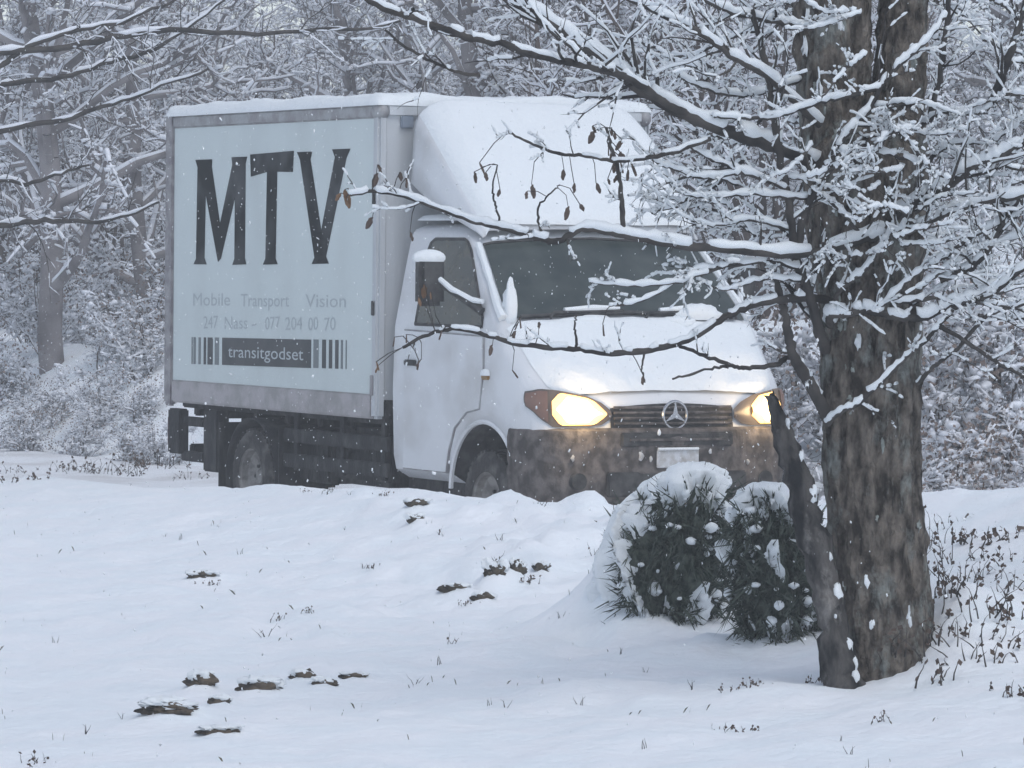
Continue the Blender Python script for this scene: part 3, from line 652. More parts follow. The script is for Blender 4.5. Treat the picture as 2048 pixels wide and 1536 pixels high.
# ------------------------------------------------------------------ wood: fast tubes from line segments
def seg_tubes(P0, P1, R0, R1, k):
    T = P1 - P0; L = np.linalg.norm(T, axis=1, keepdims=True) + 1e-9; T = T / L
    ref = np.where(np.abs(T[:, 2:3]) < 0.9, np.array([[0, 0, 1.0]]), np.array([[1.0, 0, 0]]))
    A = np.cross(T, ref); A /= np.linalg.norm(A, axis=1, keepdims=True) + 1e-9; B = np.cross(A, T)
    ang = 2 * np.pi * (np.arange(k) + 0.5) / k
    ring = A[:, None, :] * np.cos(ang)[None, :, None] + B[:, None, :] * np.sin(ang)[None, :, None]
    V = np.concatenate([P0[:, None] + ring * R0[:, None, None], P1[:, None] + ring * R1[:, None, None]], 1)
    n = len(P0); base = (np.arange(n) * 2 * k)[:, None]; j = np.arange(k)
    q = np.stack([j, (j + 1) % k, (j + 1) % k + k, j + k], -1)
    return V.reshape(-1, 3), (base[:, :, None] + q[None]).reshape(-1, 4)

def snow_on(P0, P1, R0, R1, rng, th=0.012, keep=0.9, lump=0.5):
    """snow ridge lying along the upper side of each branch piece"""
    T = P1 - P0; L = np.linalg.norm(T, axis=1); hor = np.hypot(T[:, 0], T[:, 1]) / (L + 1e-9)
    m = (hor > 0.30) & (rng.random(len(P0)) < keep); P0, P1, R0, R1, hor = P0[m], P1[m], R0[m], R1[m], hor[m]
    n = len(P0); tt = th * hor
    a = tt * (1 + lump * (rng.random(n) * 2 - 1)); b = tt * (1 + lump * (rng.random(n) * 2 - 1))
    up = np.array([[0, 0, 1.0]])
    mid = 0.5 * (P0 + P1); c = np.maximum(a, b) * (1 + 0.5 * lump * rng.random(n)); rm = 0.5 * (R0 + R1)
    Q0 = P0 + up * (R0 * 0.75 + a * 0.55)[:, None]; Qm = mid + up * (rm * 0.75 + c * 0.6)[:, None]; Q1 = P1 + up * (R1 * 0.75 + b * 0.55)[:, None]
    r0, rmid, r1 = R0 * 0.62 + a, rm * 0.62 + c, R1 * 0.62 + b
    return np.concatenate([Q0, Qm]), np.concatenate([Qm, Q1]), np.concatenate([r0, rmid]), np.concatenate([rmid, r1])

def unit(v): return v / (np.linalg.norm(v) + 1e-9)

def shoot(rng, start, d, length, r, n, wander, segs, level, lift=0.0):
    pts = [np.array(start, float)]; d = unit(np.array(d, float)); step = length / n
    for i in range(n):
        d = unit(d + rng.normal(0, wander, 3) + np.array([0, 0, lift]))
        pts.append(pts[-1] + d * step)
    for i in range(n):
        segs.append((pts[i], pts[i + 1], r * (1 - 0.8 * i / n), r * (1 - 0.8 * (i + 1) / n), level))
    return pts

def perp(rng, d, spread):
    d = unit(d); v = rng.normal(0, 1, 3); v -= d * (v @ d); return unit(d * math.cos(spread) + unit(v) * math.sin(spread))

def bare_tree(seed, h=7.5, r=0.13, low=0.12, nl=24, n2=8, n3=11, limb=2.6, lift=0.03, lean=0.04, stems=1, twig_r=0.0075, th=0.0125):
    rng = np.random.default_rng(seed); segs = []
    for st in range(stems):
        base = np.array([rng.normal(0, 0.12), rng.normal(0, 0.12), -0.25]) if stems > 1 else np.array([0, 0, -0.25])
        d0 = (rng.normal(0, lean if stems == 1 else 0.25), rng.normal(0, lean if stems == 1 else 0.25), 1)
        trunk = shoot(rng, base, d0, h * rng.uniform(0.85, 1.1), r, 14, 0.06, segs, 0)
        for i in range(nl // stems):
            f = low + (0.97 - low) * ((i + rng.random()) / (nl // stems)) ** 1.15; q = f * 14; k = min(int(q), 13); p = trunk[k] + (trunk[k + 1] - trunk[k]) * (q - k)
            dd = unit(np.array([math.cos(i * 2.4 + rng.normal(0, 0.5)), math.sin(i * 2.4 + rng.normal(0, 0.5)), rng.uniform(0.15, 0.9)]))
            L1 = limb * (1.1 - 0.75 * f) * rng.uniform(0.7, 1.2); r1 = r * (1 - 0.8 * f) * 0.42 + 0.010
            pl = shoot(rng, p, dd, L1, r1, 8, 0.14, segs, 1, lift)
            for a in range(n2):
                q2 = rng.uniform(1.2, 7.9); k2 = int(q2); p2 = pl[k2] + (pl[min(k2 + 1, 8)] - pl[k2]) * (q2 - k2)
                d2 = perp(rng, pl[min(k2 + 1, 8)] - pl[k2], rng.uniform(0.5, 1.1))
                L2 = L1 * rng.uniform(0.25, 0.5); p2l = shoot(rng, p2, d2, L2, r1 * 0.4 + twig_r * 0.6, 5, 0.3, segs, 2, lift * 0.5)
                for b in range(n3):
                    q3 = rng.uniform(0.8, 4.95); k3 = int(q3); p3 = p2l[k3] + (p2l[k3 + 1] - p2l[k3]) * (q3 - k3)
                    d3 = perp(rng, p2l[k3 + 1] - p2l[k3], rng.uniform(0.5, 1.2)); shoot(rng, p3, d3, rng.uniform(0.12, 0.40), twig_r * 0.8, 4, 0.42, segs, 3, 0.0)
    P0 = np.array([s[0] for s in segs]); P1 = np.array([s[1] for s in segs]); R0 = np.array([s[2] for s in segs]); R1 = np.array([s[3] for s in segs]); LV = np.array([s[4] for s in segs])
    m = LV <= 1
    wood = mesh_np('trunk', *seg_tubes(P0[m], P1[m], R0[m], R1[m], 7)); crown = mesh_np('crown', *seg_tubes(P0[~m], P1[~m], R0[~m], R1[~m], 4))
    m2 = (LV == 2); a = snow_on(P0[m], P1[m], R0[m], R1[m], rng, th * 0.9, 1.0, 0.35); b = snow_on(P0[m2], P1[m2], R0[m2], R1[m2], rng, th * 0.9, 0.7, 0.8)
    m3 = (LV == 3) & (rng.random(len(LV)) < 0.62); c3 = snow_on(P0[m3], P1[m3], R0[m3], R1[m3], rng, th * 0.5, 0.6, 0.9)
    Va, Fa = seg_tubes(*[np.concatenate(u) for u in zip(a, b, c3)], 4)
    # rounded clumps of snow caught in the twigs
    ids = np.where((LV == 3) & (rng.random(len(LV)) < 0.55))[0]; nc = len(ids); cc = 0.5 * (P0[ids] + P1[ids]); sz = th * rng.uniform(0.8, 2.7, nc) * (0.6 + 0.8 * (rng.random(nc) < 0.3))
    A_ = rng.normal(0, 1, (nc, 3, 3)); A_ /= np.linalg.norm(A_, axis=2, keepdims=True)
    oc = np.array([(1, 0, 0), (-1, 0, 0), (0, 1, 0), (0, -1, 0), (0, 0, 1), (0, 0, -1)], float)
    Vc = cc[:, None] + np.einsum('ij,njk->nik', oc, A_) * sz[:, None, None] * np.array([1.2, 1.2, 0.8]) + np.array([0, 0, 0.01])
    tr = np.array([(0, 2, 4, 4), (2, 1, 4, 4), (1, 3, 4, 4), (3, 0, 4, 4), (2, 0, 5, 5), (1, 2, 5, 5), (3, 1, 5, 5), (0, 3, 5, 5)])[:, :3]
    Fa3 = np.concatenate([Fa[:, [0, 1, 2]], Fa[:, [0, 2, 3]], (np.arange(nc)[:, None, None] * 6 + tr[None]).reshape(-1, 3) + len(Va)])
    snow = mesh_np('snow', np.concatenate([Va, Vc.reshape(-1, 3)]), Fa3)
    return wood, crown, snow

def plant_tree(meshes, x, y, rz, sc, wm, tm, label, cat, group=None, name='bare_tree'):
    root = empty(name, (x, y, gz(x, y)), rz); root.scale = (sc, sc, sc)
    tag(root, label, cat, group)
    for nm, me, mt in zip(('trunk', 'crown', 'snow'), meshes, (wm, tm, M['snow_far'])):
        o = link(nm, me, mt, root)
        if name != 'bare_tree' or nm != 'trunk': o['kind'] = 'stuff'
    return root

PROTO = [bare_tree(101), bare_tree(102, h=8.5, nl=24, limb=3.0), bare_tree(103, h=7.0, low=0.08, nl=26, limb=2.4, lift=0.06), bare_tree(104, h=9, nl=24, limb=2.8, lift=-0.01)]
THICK = [bare_tree(201, h=3.6, r=0.04, low=0.05, nl=36, n2=6, n3=6, limb=1.5, stems=6, lift=0.05, twig_r=0.006, th=0.011), bare_tree(202, h=4.2, r=0.045, low=0.05, nl=36, n2=6, n3=6, limb=1.6, stems=5, lift=0.05, th=0.011)]
SHRUB = [bare_tree(301, h=1.3, r=0.014, low=0.08, nl=20, n2=5, n3=4, limb=0.55, stems=5, lift=0.04, twig_r=0.0035, th=0.017), bare_tree(302, h=1.0, r=0.012, low=0.08, nl=20, n2=5, n3=3, limb=0.5, stems=5, lift=0.02, twig_r=0.0035, th=0.017)]

wr = np.random.default_rng(5)
# the wood beyond the lane: rows at growing distance, seen across the frame
def col_x(px, d): return (px - 1024) / F * d
spots = []
for d, pxs in ((47.5, (165, 1010)), (50, (-120, 330, 690, 1240, 1660, 2080)), (60, (60, 480, 860, 1120, 1430, 1880)), (72, (-60, 240, 600, 980, 1330, 1700, 2050)),
               (88, (120, 420, 760, 1090, 1520, 1850)), (102, (0, 320, 640, 900, 1200, 1480, 1760, 2050)), (118, (150, 450, 720, 1020, 1340, 1640, 1950)), (138, (20, 330, 620, 940, 1250, 1560, 1880, 2120))):
    for px in pxs: spots.append((col_x(px + wr.normal(0, 35), d), d + wr.normal(0, 1.2)))
for i, (x, y) in enumerate(spots):
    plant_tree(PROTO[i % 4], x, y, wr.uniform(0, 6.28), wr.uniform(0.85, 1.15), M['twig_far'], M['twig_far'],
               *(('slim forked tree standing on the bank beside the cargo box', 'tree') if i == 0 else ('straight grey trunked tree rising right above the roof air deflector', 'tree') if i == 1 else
                 ('bare tree of the first row of the wood, right beyond the bank', 'tree', 'first row of bare trees beyond the lane') if y < 66 else
                 ('bare snow laden tree in the middle of the wood, behind the first row', 'tree', 'bare trees in the middle of the wood') if y < 95 else
                 ('faint far bare tree at the back of the hazy wood', 'tree', 'faint trees at the back of the wood')))
thick = []
for d, pxs in ((39.5, (1500,)), (43, (1330, 1640)), (47, (1180, 1480, 1780, 2090)), (58, (40, 230, 520, 900, 1350, 1650)), (66, (-60, 330, 700, 1060, 1900)), (76, (130, 480, 860, 1240)), (92, (0, 250, 620, 1000))):
    for px in pxs: thick.append((col_x(px + wr.normal(0, 30), d), d + wr.normal(0, 0.7)))
for i, (x, y) in enumerate(thick):
    near = y < 52
    plant_tree(THICK[i % 2], x, y, wr.uniform(0, 6.28), wr.uniform(0.9, 1.2), M['twig_brown'] , M['twig_brown'],
               'dense brown many-stemmed thicket heavy with snow behind the cab and the big trunk' if near else 'low snow laden thicket between the far bare trees', 'shrub',
               'dark thickets behind the truck' if near else 'low thickets in the far wood', 'thicket')

# ------------------------------------------------------------------ the big tree in front, branch by branch
tree_base = on_ground(1745, 1335); TREE_D = float(tree_base[1])
tree = empty('big_tree', tuple(tree_base)); tag(tree, 'big rough barked tree with forked trunk and drooping snow covered branches', 'tree')
tb = np.array(tree_base)
def loc(P): return np.asarray(P) - tb
MPP = TREE_D / F                                  # metres per photo pixel at the trunk

def trunk_mesh(name, rows, mat, seed, parent, k=64, ridge=0.05, sub=14):
    """rows: (py, x left, x right, depth offset)"""
    rows = sorted(rows, reverse=True); ys = np.array([r[0] for r in rows], float)[::-1]
    lefts = np.array([r[1] for r in rows], float)[::-1]; rights = np.array([r[2] for r in rows], float)[::-1]; dd = np.array([r[3] for r in rows], float)[::-1]
    G = []
    for y in np.arange(ys[-1], ys[0] - 1, -sub):
        a, b, o = np.interp(y, ys, lefts), np.interp(y, ys, rights), np.interp(y, ys, dd)
        c = at(0.5 * (a + b), y, TREE_D + o); r = 0.5 * (b - a) * MPP; row = []
        j = np.arange(k); t = 2 * math.pi * j / k
        f1 = fbm(np.cos(t) * 9 + 40, np.sin(t) * 9 + c[2] * 1.1, seed); f2 = fbm(np.cos(t) * 2 + 20 + c[2], np.sin(t) * 2 + c[2] * 1.7, seed + 3)
        rr = r * (1 + 2 * ridge * f1 + 0.06 * f2 + 0.03 * np.sin(2 * t + c[2]))
        row = list(np.stack([c[0] + rr * np.cos(t), c[1] + rr * np.sin(t), np.full(k, c[2])], -1))
        row.append(row[0]); G.append(loc(row))
    return MB().grid(G).build(name, mat, parent, shade=60, weld=True)
trunk = trunk_mesh('trunk', [(1420, 1660, 1930, 0), (1340, 1682, 1890, 0), (1280, 1686, 1866, 0), (1200, 1680, 1857, 0), (1100, 1665, 1851, 0), (1000, 1655, 1841, 0), (900, 1648, 1838, 0), (700, 1645, 1835, 0), (600, 1640, 1836, 0),
                             (500, 1622, 1842, 0), (400, 1612, 1846, 0), (300, 1606, 1850, 0.0), (240, 1640, 1830, 0.0), (205, 1690, 1780, 0.0)], M['bark'], 41, tree)
trunk_mesh('stem', [(330, 1604, 1740, 0), (200, 1600, 1737, 0), (0, 1588, 1736, 0), (-300, 1560, 1690, 0.05), (-900, 1500, 1590, 0.2), (-1500, 1450, 1480, 0.4)], M['bark'], 43, tree)
trunk_mesh('stem', [(330, 1742, 1850, 0.03), (200, 1745, 1846, 0.03), (0, 1765, 1852, 0.05), (-300, 1800, 1880, 0.1), (-900, 1890, 1940, 0.3), (-1400, 1960, 1980, 0.4)], M['bark'], 45, tree)
# the dark leaning stem beside it
lean = [(1543, 786, 8), (1552, 830, 14), (1571, 888, 21), (1598, 965, 27), (1618, 1050, 28), (1640, 1130, 28), (1658, 1210, 30), (1672, 1290, 33), (1684, 1370, 37), (1694, 1450, 40)]
LD_OFF = -0.12
LP = np.array([loc(at(x, y, TREE_D + LD_OFF - 0.05 * i / 8)) for i, (x, y, w) in enumerate(lean)])
def resample(P, R, n):
    P = np.asarray(P, float); L = np.concatenate([[0], np.cumsum(np.linalg.norm(np.diff(P, axis=0), axis=1))]); q = np.linspace(0, L[-1], n)
    return np.stack([np.interp(q, L, P[:, i]) for i in range(3)], -1), np.interp(q, L, R)
lr = np.random.default_rng(8)
P, R = resample(LP, [w * MPP for _, _, w in lean], 40)
P = P + lr.normal(0, 0.004, P.shape); R = R * (1 + lr.normal(0, 0.09, len(R)))
lst = MB().tube(P, R, 26).build('leaning_stem', M['bark_wet'], tree, shade=60); lst['label'] = 'dark wet leaning stem with a broken top'
for i in range(4, 38, 2):
    if lr.random() < 0.62:
        s = lr.uniform(0.6, 1.2)
        bl = blob(P[i] + np.array([R[i] * 0.72, -R[i] * 0.35, 0.01]), (0.020 * s, 0.022 * s, 0.035 * s), i, name='snow_patch', parent=lst, lo=-1.3, na=9, nb=6, amp=0.35)
def roughen(o, amp, f, seed):
    me = o.data; n = len(me.vertices); co = np.zeros(n * 3, np.float32); me.vertices.foreach_get('co', co); nr = np.zeros(n * 3, np.float32); me.vertices.foreach_get('normal', nr); co = co.reshape(-1, 3); nr = nr.reshape(-1, 3)
    d = fbm(co[:, 0] * f + 3.1 * co[:, 1] * f, co[:, 2] * f * 0.35 + co[:, 1] * f, seed, 3)
    me.vertices.foreach_set('co', (co + nr * (amp * d)[:, None]).astype(np.float32).ravel()); me.update()
roughen(lst, 0.022, 55, 3)
for o in [c for c in tree.children if c.name.startswith(('trunk', 'stem'))]: roughen(o, 0.026, 42, 6)
# snow and lichen stuck on the bark
pr = np.random.default_rng(3)
for i in range(80):
    py = pr.uniform(30, 1290); side = pr.random()
    a, b = np.interp(py, [0, 300, 500, 700, 1100, 1300], [1592, 1606, 1622, 1645, 1665, 1690]), np.interp(py, [0, 300, 500, 700, 1100, 1300], [1850, 1850, 1842, 1835, 1851, 1860])
    ph = (math.pi * (1.06 + 0.33 * pr.random())) if i % 3 else math.pi * (1.0 + 0.9 * pr.random())
    c = at(0.5 * (a + b), py, TREE_D); r = 0.5 * (b - a) * MPP
    p = loc(c + np.array([r * math.cos(ph), r * math.sin(ph), 0]) * 0.985)
    s = pr.uniform(0.3, 0.85)
    blob(p, (0.013 * s, 0.013 * s, 0.020 * s * pr.uniform(0.8, 2.0)), i + 90, mat='snow_soft' if i % 4 == 0 else 'lichen', name='snow_patch' if i % 4 == 0 else 'lichen', parent=trunk, lo=-1.4, na=8, nb=6, amp=0.9)

def curve(pts, n):
    """smooth curve through points (px,py,depth offset)"""
    W = np.array([loc(at(x, y, TREE_D + d)) for x, y, d in pts]); m = len(W)
    t = np.linspace(0, m - 1, n); out = []
    for u in t:
        i = min(int(u), m - 2); f = u - i; p0, p1, p2, p3 = W[max(i - 1, 0)], W[i], W[i + 1], W[min(i + 2, m - 1)]
        out.append(0.5 * ((2 * p1) + (-p0 + p2) * f + (2 * p0 - 5 * p1 + 4 * p2 - p3) * f * f + (-p0 + 3 * p1 - 3 * p2 + p3) * f ** 3))
    return np.array(out)

br = np.random.default_rng(21)
ALLP = []; ALLTW = []                                        # twigs of the tree, many and small
def branch(pts, w0, w1, snow=1.0, twigs=0, tl=0.35, n=None, bare=0.08):
    """pts from the thick end to the tip; w in photo pixels (half thickness)"""
    n = n or max(10, int(6 * len(pts))); P = curve(pts, n); P[1:-1] += br.normal(0, 0.0022, P[1:-1].shape)
    R = np.linspace(w0, w1, n) * MPP * (1 + br.normal(0, 0.07, n))
    ALLP.append(P); b = MB().tube(P, R, 8).build('branch', M['twig'], tree, shade=70)
    if snow:
        # one or more stretches of snow with bare gaps
        T = np.gradient(P, axis=0); T /= np.linalg.norm(T, axis=1)[:, None]; hor = np.hypot(T[:, 0], T[:, 1])
        th = snow * (0.0043 + 0.36 * R) * np.clip((hor - 0.25) / 0.6, 0.0, 1) * (1 + 0.35 * br.normal(0, 1, n).clip(-1.6, 1.6)); th[br.random(n) < bare] = 0.0
        i = 0; sm = MB(); any_ = False
        while i < n:
            j = i
            while j < n and th[j] > 0.003: j += 1
            if j - i >= 2:
                Q = P[i:j] + np.array([0, 0, 1.0]) * (R[i:j] * 0.75 + th[i:j] * 0.55)[:, None]; rr = R[i:j] * 0.62 + th[i:j]; rr = rr.copy(); e_ = np.array([0, 0, 0.35]) * 0; Q = np.concatenate([[Q[0] - (Q[1] - Q[0]) * 0.35 - [0, 0, rr[0] * 0.5]], Q, [Q[-1] + (Q[-1] - Q[-2]) * 0.35 - [0, 0, rr[-1] * 0.5]]]); rr = np.concatenate([[0.0012], rr, [0.0012]])
                sm.tube(Q, rr, 8); any_ = True
            i = max(j, i + 1)
        if any_: sm.build('snow', M['snow_soft'], b, shade=80)['kind'] = 'stuff'
    for _ in range(twigs):
        q = br.uniform(0.12, 0.98) * (n - 1); k = min(int(q), n - 2); p = P[k] + (P[k + 1] - P[k]) * (q - k)
        d = perp(br, P[k + 1] - P[k], br.uniform(0.5, 1.25)); d[2] += br.uniform(-0.25, 0.45); sg = []
        pl = shoot(br, p, d, tl * br.uniform(0.4, 1.3), max(R[k] * 0.45, 0.0022), 6, 0.16, sg, 1)
        for _2 in range(br.integers(1, 5)):
            k2 = br.integers(1, 6); shoot(br, pl[k2], perp(br, pl[k2] - pl[k2 - 1], br.uniform(0.5, 1.0)), tl * br.uniform(0.15, 0.5), 0.0022, 4, 0.2, sg, 2)
        ALLTW.extend(sg)
    return P

# long sweeping branches to the left, in front of the truck
bA = branch([(1800, 440, -0.10), (1738, 474, -0.22), (1600, 508, -0.35), (1480, 499, -0.45), (1350, 490, -0.5), (1250, 470, -0.55), (1170, 458, -0.6), (1110, 482, -0.6), (1060, 470, -0.6), (1000, 455, -0.62), (930, 437, -0.62), (830, 398, -0.6), (760, 384, -0.6), (700, 390, -0.6)], 10, 3, 1.0, 10, 0.16)
bB = branch([(1655, 600, -0.12), (1600, 596, -0.25), (1511, 608, -0.3), (1447, 636, -0.35), (1380, 678, -0.4), (1300, 700, -0.45), (1220, 706, -0.5), (1150, 698, -0.5), (1050, 690, -0.55), (970, 670, -0.55), (910, 658, -0.55), (860, 668, -0.5), (805, 695, -0.5)], 8.5, 3, 0.62, 6, 0.12, bare=0.2)
branch([(1352, 688, -0.40), (1400, 708, -0.38), (1460, 730, -0.33), (1492, 736, -0.3), (1542, 731, -0.25), (1583, 712, -0.18)][::-1], 5.5, 3, 0.3, 2, 0.1)
branch([(1460, 732, -0.33), (1420, 738, -0.35), (1345, 758, -0.4)], 3.5, 2, 0.3)
branch([(1420, 278, -0.45), (1330, 308, -0.55), (1240, 322, -0.62), (1170, 312, -0.62), (1110, 306, -0.62), (1060, 285, -0.62), (1014, 263, -0.62)], 5, 2, 0.45, 5, 0.13)
branch([(1246, 472, -0.55), (1243, 400, -0.58), (1236, 340, -0.6), (1222, 290, -0.6), (1212, 255, -0.6)], 5.5, 2.5, 0, 3, 0.1)
branch([(1003, 456, -0.62), (992, 410, -0.64), (985, 380, -0.66), (995, 330, -0.66)], 2.6, 1.4, 0, 0)
branch([(1085, 475, -0.6), (1075, 425, -0.6), (1092, 395, -0.6), (1120, 370, -0.6)], 2.6, 1.4, 0, 1, 0.06)
branch([(1155, 700, -0.5), (1150, 660, -0.5), (1152, 630, -0.5)], 3, 1.6, 0)
branch([(1290, 702, -0.45), (1284, 735, -0.45), (1290, 765, -0.45)], 2.2, 1.2, 0)
# suckers and upright shoots on the left of the trunk
branch([(1655, 835, -0.12), (1621, 769, -0.2), (1590, 719, -0.25), (1577, 671, -0.25), (1567, 614, -0.25), (1552, 560, -0.22), (1545, 520, -0.2)], 14, 5, 0.35, 4, 0.2)
branch([(1650, 700, -0.10), (1637, 655, -0.2), (1612, 570, -0.25), (1592, 513, -0.28), (1577, 401, -0.3), (1555, 292, -0.32), (1537, 157, -0.33), (1520, 85, -0.33), (1505, 20, -0.3)], 12, 5, 0.3, 16, 0.32)
branch([(1592, 506, -0.28), (1610, 430, -0.3), (1628, 387, -0.32), (1650, 350, -0.34), (1665, 314, -0.35), (1694, 270, -0.36), (1738, 219, -0.36), (1767, 164, -0.36), (1811, 117, -0.36), (1855, 80, -0.34), (1890, 30, -0.3)], 9, 4, 1.3, 14, 0.26)
branch([(1762, 176, -0.36), (1700, 190, -0.38), (1628, 208, -0.40), (1555, 233, -0.42), (1490, 236, -0.45), (1428, 234, -0.5)], 5, 3, 1.3, 9, 0.2)
branch([(1682, 306, -0.36), (1738, 303, -0.4), (1811, 317, -0.42), (1869, 343, -0.42)], 4.5, 2.5, 1.4, 3, 0.12)
branch([(1725, 474, -0.24), (1683, 423, -0.3), (1640, 388, -0.32)], 5, 3, 1.4, 1, 0.1)
branch([(1575, 378, -0.3), (1482, 343, -0.38), (1402, 307, -0.42), (1350, 270, -0.45)], 5, 2.5, 1.3, 8, 0.2)
branch([(1480, 345, -0.38), (1410, 356, -0.42), (1336, 334, -0.46), (1302, 318, -0.5)], 4, 2.5, 1.3, 6, 0.16)
branch([(1612, 396, -0.3), (1500, 388, -0.36), (1410, 395, -0.42), (1345, 380, -0.46)], 4, 2.2, 1.3, 8, 0.2)
branch([(1585, 460, -0.28), (1500, 440, -0.36), (1430, 452, -0.42), (1372, 436, -0.45)], 4, 2.2, 1.2, 8, 0.2)
branch([(1605, 540, -0.27), (1540, 523, -0.35), (1440, 536, -0.42), (1350, 566, -0.48), (1240, 570, -0.5), (1180, 565, -0.52)], 4.5, 2.2, 1.25, 10, 0.16)
branch([(1440, 536, -0.42), (1380, 545, -0.45), (1290, 600, -0.5), (1220, 612, -0.52)], 3.4, 2, 1.2, 5, 0.12)
branch([(1605, 560, -0.27), (1520, 560, -0.35), (1450, 580, -0.4), (1395, 560, -0.44)], 3.6, 2, 1.2, 6, 0.14)
branch([(1640, 250, -0.2), (1530, 150, -0.4), (1460, 110, -0.5), (1390, 60, -0.6), (1290, 15, -0.7), (1200, -30, -0.8)], 8, 4, 1.2, 14, 0.35)
branch([(1630, 330, -0.15), (1540, 290, -0.3), (1420, 250, -0.45), (1300, 190, -0.55), (1200, 120, -0.65), (1110, 55, -0.75), (1030, 0, -0.8), (960, -60, -0.9)], 14, 10, 1.15, 12, 0.35)
branch([(1380, 232, -0.48), (1330, 205, -0.6), (1250, 152, -0.8), (1170, 130, -0.95), (1100, 118, -1.05), (1000, 88, -1.2), (930, 72, -1.25), (860, 48, -1.3), (760, 12, -1.4), (690, -30, -1.5)], 8, 6, 0.55, 14, 0.3)
branch([(1180, 128, -0.95), (1090, 50, -1.0), (1040, -20, -1.0)], 4.5, 4, 1.0, 6, 0.25)
branch([(960, 150, -1.2), (905, 140, -1.2), (830, 105, -1.25), (770, 60, -1.3)], 3.4, 2.2, 0.6, 4, 0.2)
# to the right of the trunk
branch([(1790, 446, -0.1), (1811, 420, -0.22), (1848, 394, -0.3), (1899, 369, -0.35), (1939, 339, -0.4), (1986, 318, -0.42), (2045, 285, -0.45), (2120, 230, -0.5), (2260, 150, -0.6)], 10, 8, 1.35, 16, 0.3)
branch([(1740, 478, -0.22), (1811, 460, -0.3), (1884, 431, -0.36), (1957, 405, -0.4), (2045, 390, -0.45), (2130, 350, -0.5), (2240, 330, -0.55)], 7, 6, 1.45, 14, 0.28)
branch([(1880, 560, -0.3), (1942, 536, -0.34), (1975, 500, -0.36), (2004, 449, -0.38), (2033, 405, -0.4), (2075, 340, -0.42)], 7, 5, 1.2, 10, 0.22)
branch([(1660, 650, -0.15), (1662, 632, -0.24), (1700, 627, -0.27), (1735, 621, -0.28), (1779, 632, -0.3), (1842, 636, -0.32), (1890, 617, -0.34), (1937, 602, -0.36), (1978, 589, -0.38), (2047, 538, -0.42), (2130, 500, -0.46)], 8, 6, 1.3, 14, 0.24)
branch([(1655, 848, -0.15), (1684, 823, -0.24), (1716, 807, -0.26), (1763, 763, -0.28), (1808, 719, -0.3), (1842, 690, -0.32), (1874, 655, -0.34), (1905, 620, -0.36)], 5, 4, 1.0, 5, 0.16, bare=0.03)
branch([(1874, 649, -0.34), (1937, 687, -0.36), (2000, 728, -0.38), (2047, 753, -0.4), (2110, 790, -0.42)], 4.5, 3, 0.35, 5, 0.16)
branch([(1834, 768, -0.22), (1874, 728, -0.3), (1921, 690, -0.34), (1969, 636, -0.38), (2047, 608, -0.42), (2120, 590, -0.45)], 4.5, 3.5, 0.5, 8, 0.18)
branch([(1745, 625, -0.27), (1763, 612, -0.3), (1827, 554, -0.32), (1890, 513, -0.34), (1950, 470, -0.36), (2040, 430, -0.38)], 5, 3.5, 1.3, 12, 0.22)
branch([(1790, 606, -0.3), (1874, 596, -0.34), (1937, 600, -0.36), (2000, 560, -0.38), (2060, 530, -0.4)], 4.5, 3, 1.4, 9, 0.2)
branch([(1668, 630, -0.2), (1675, 589, -0.26), (1700, 564, -0.28), (1732, 538, -0.28), (1767, 485, -0.28), (1790, 455, -0.25)], 5.5, 4, 1.2, 4, 0.16)
branch([(1836, 580, -0.3), (1893, 538, -0.34), (1960, 500, -0.36), (2050, 470, -0.38)], 4, 3, 1.4, 10, 0.22)
branch([(1845, 250, -0.1), (1890, 225, -0.25), (1960, 225, -0.35), (2010, 190, -0.4), (2060, 190, -0.45)], 5, 3, 1.3, 10, 0.22)
branch([(1860, 240, 0.0), (1880, 150, -0.1), (1895, 40, -0.15), (1900, -60, -0.2)], 7, 5, 0.4, 8, 0.25)
branch([(1980, 215, -0.3), (2010, 140, -0.35), (2035, 60, -0.4), (2060, -20, -0.4)], 9, 6, 0.5, 12, 0.25)
branch([(1850, 330, -0.15), (1900, 290, -0.25), (1985, 280, -0.3), (2060, 230, -0.35)], 4.5, 3, 1.4, 10, 0.22)
branch([(1640, 60, 0.0), (1560, 45, -0.2), (1450, 20, -0.35), (1380, -20, -0.4)], 7, 4, 1.2, 14, 0.3)
branch([(1600, 160, -0.05), (1500, 190, -0.25), (1420, 180, -0.35), (1350, 150, -0.4)], 5, 3, 1.3, 12, 0.22)
# twigs hanging right through the crown behind the trunk
for i in range(46):
    px, py, dd = br.uniform(1330, 2100), br.uniform(-40, 640), br.uniform(0.15, 1.1)
    if 1300 < px < 1440 and py > 150: continue
    ang = br.normal(0, 0.5) + (math.pi if px < 1720 else 0.0); L = br.uniform(90, 230)
    pts = [(px + L * f * math.cos(ang), py - 30 * math.sin(3 * f + i) - L * f * math.sin(ang) * 0.6, dd + 0.2 * f) for f in (0, 0.33, 0.66, 1.0)]
    branch(pts, 4.0, 2, 0.95, 9, 0.2)
for i in range(22):
    px, py, dd = br.uniform(1570, 1880), br.uniform(20, 560), br.uniform(-0.5, -0.28)
    ang = br.normal(0.3, 0.5) + (math.pi if br.random() < 0.5 else 0.0); L = br.uniform(60, 170)
    branch([(px + L * f * math.cos(ang), py - 20 * math.sin(3 * f + i) - L * f * math.sin(ang) * 0.7, dd - 0.1 * f) for f in (0, 0.33, 0.66, 1.0)], 3.2, 1.6, 1.15, 6, 0.13)
P0 = np.array([s[0] for s in ALLTW]); P1 = np.array([s[1] for s in ALLTW]); R0 = np.array([s[2] for s in ALLTW]); R1 = np.array([s[3] for s in ALLTW])
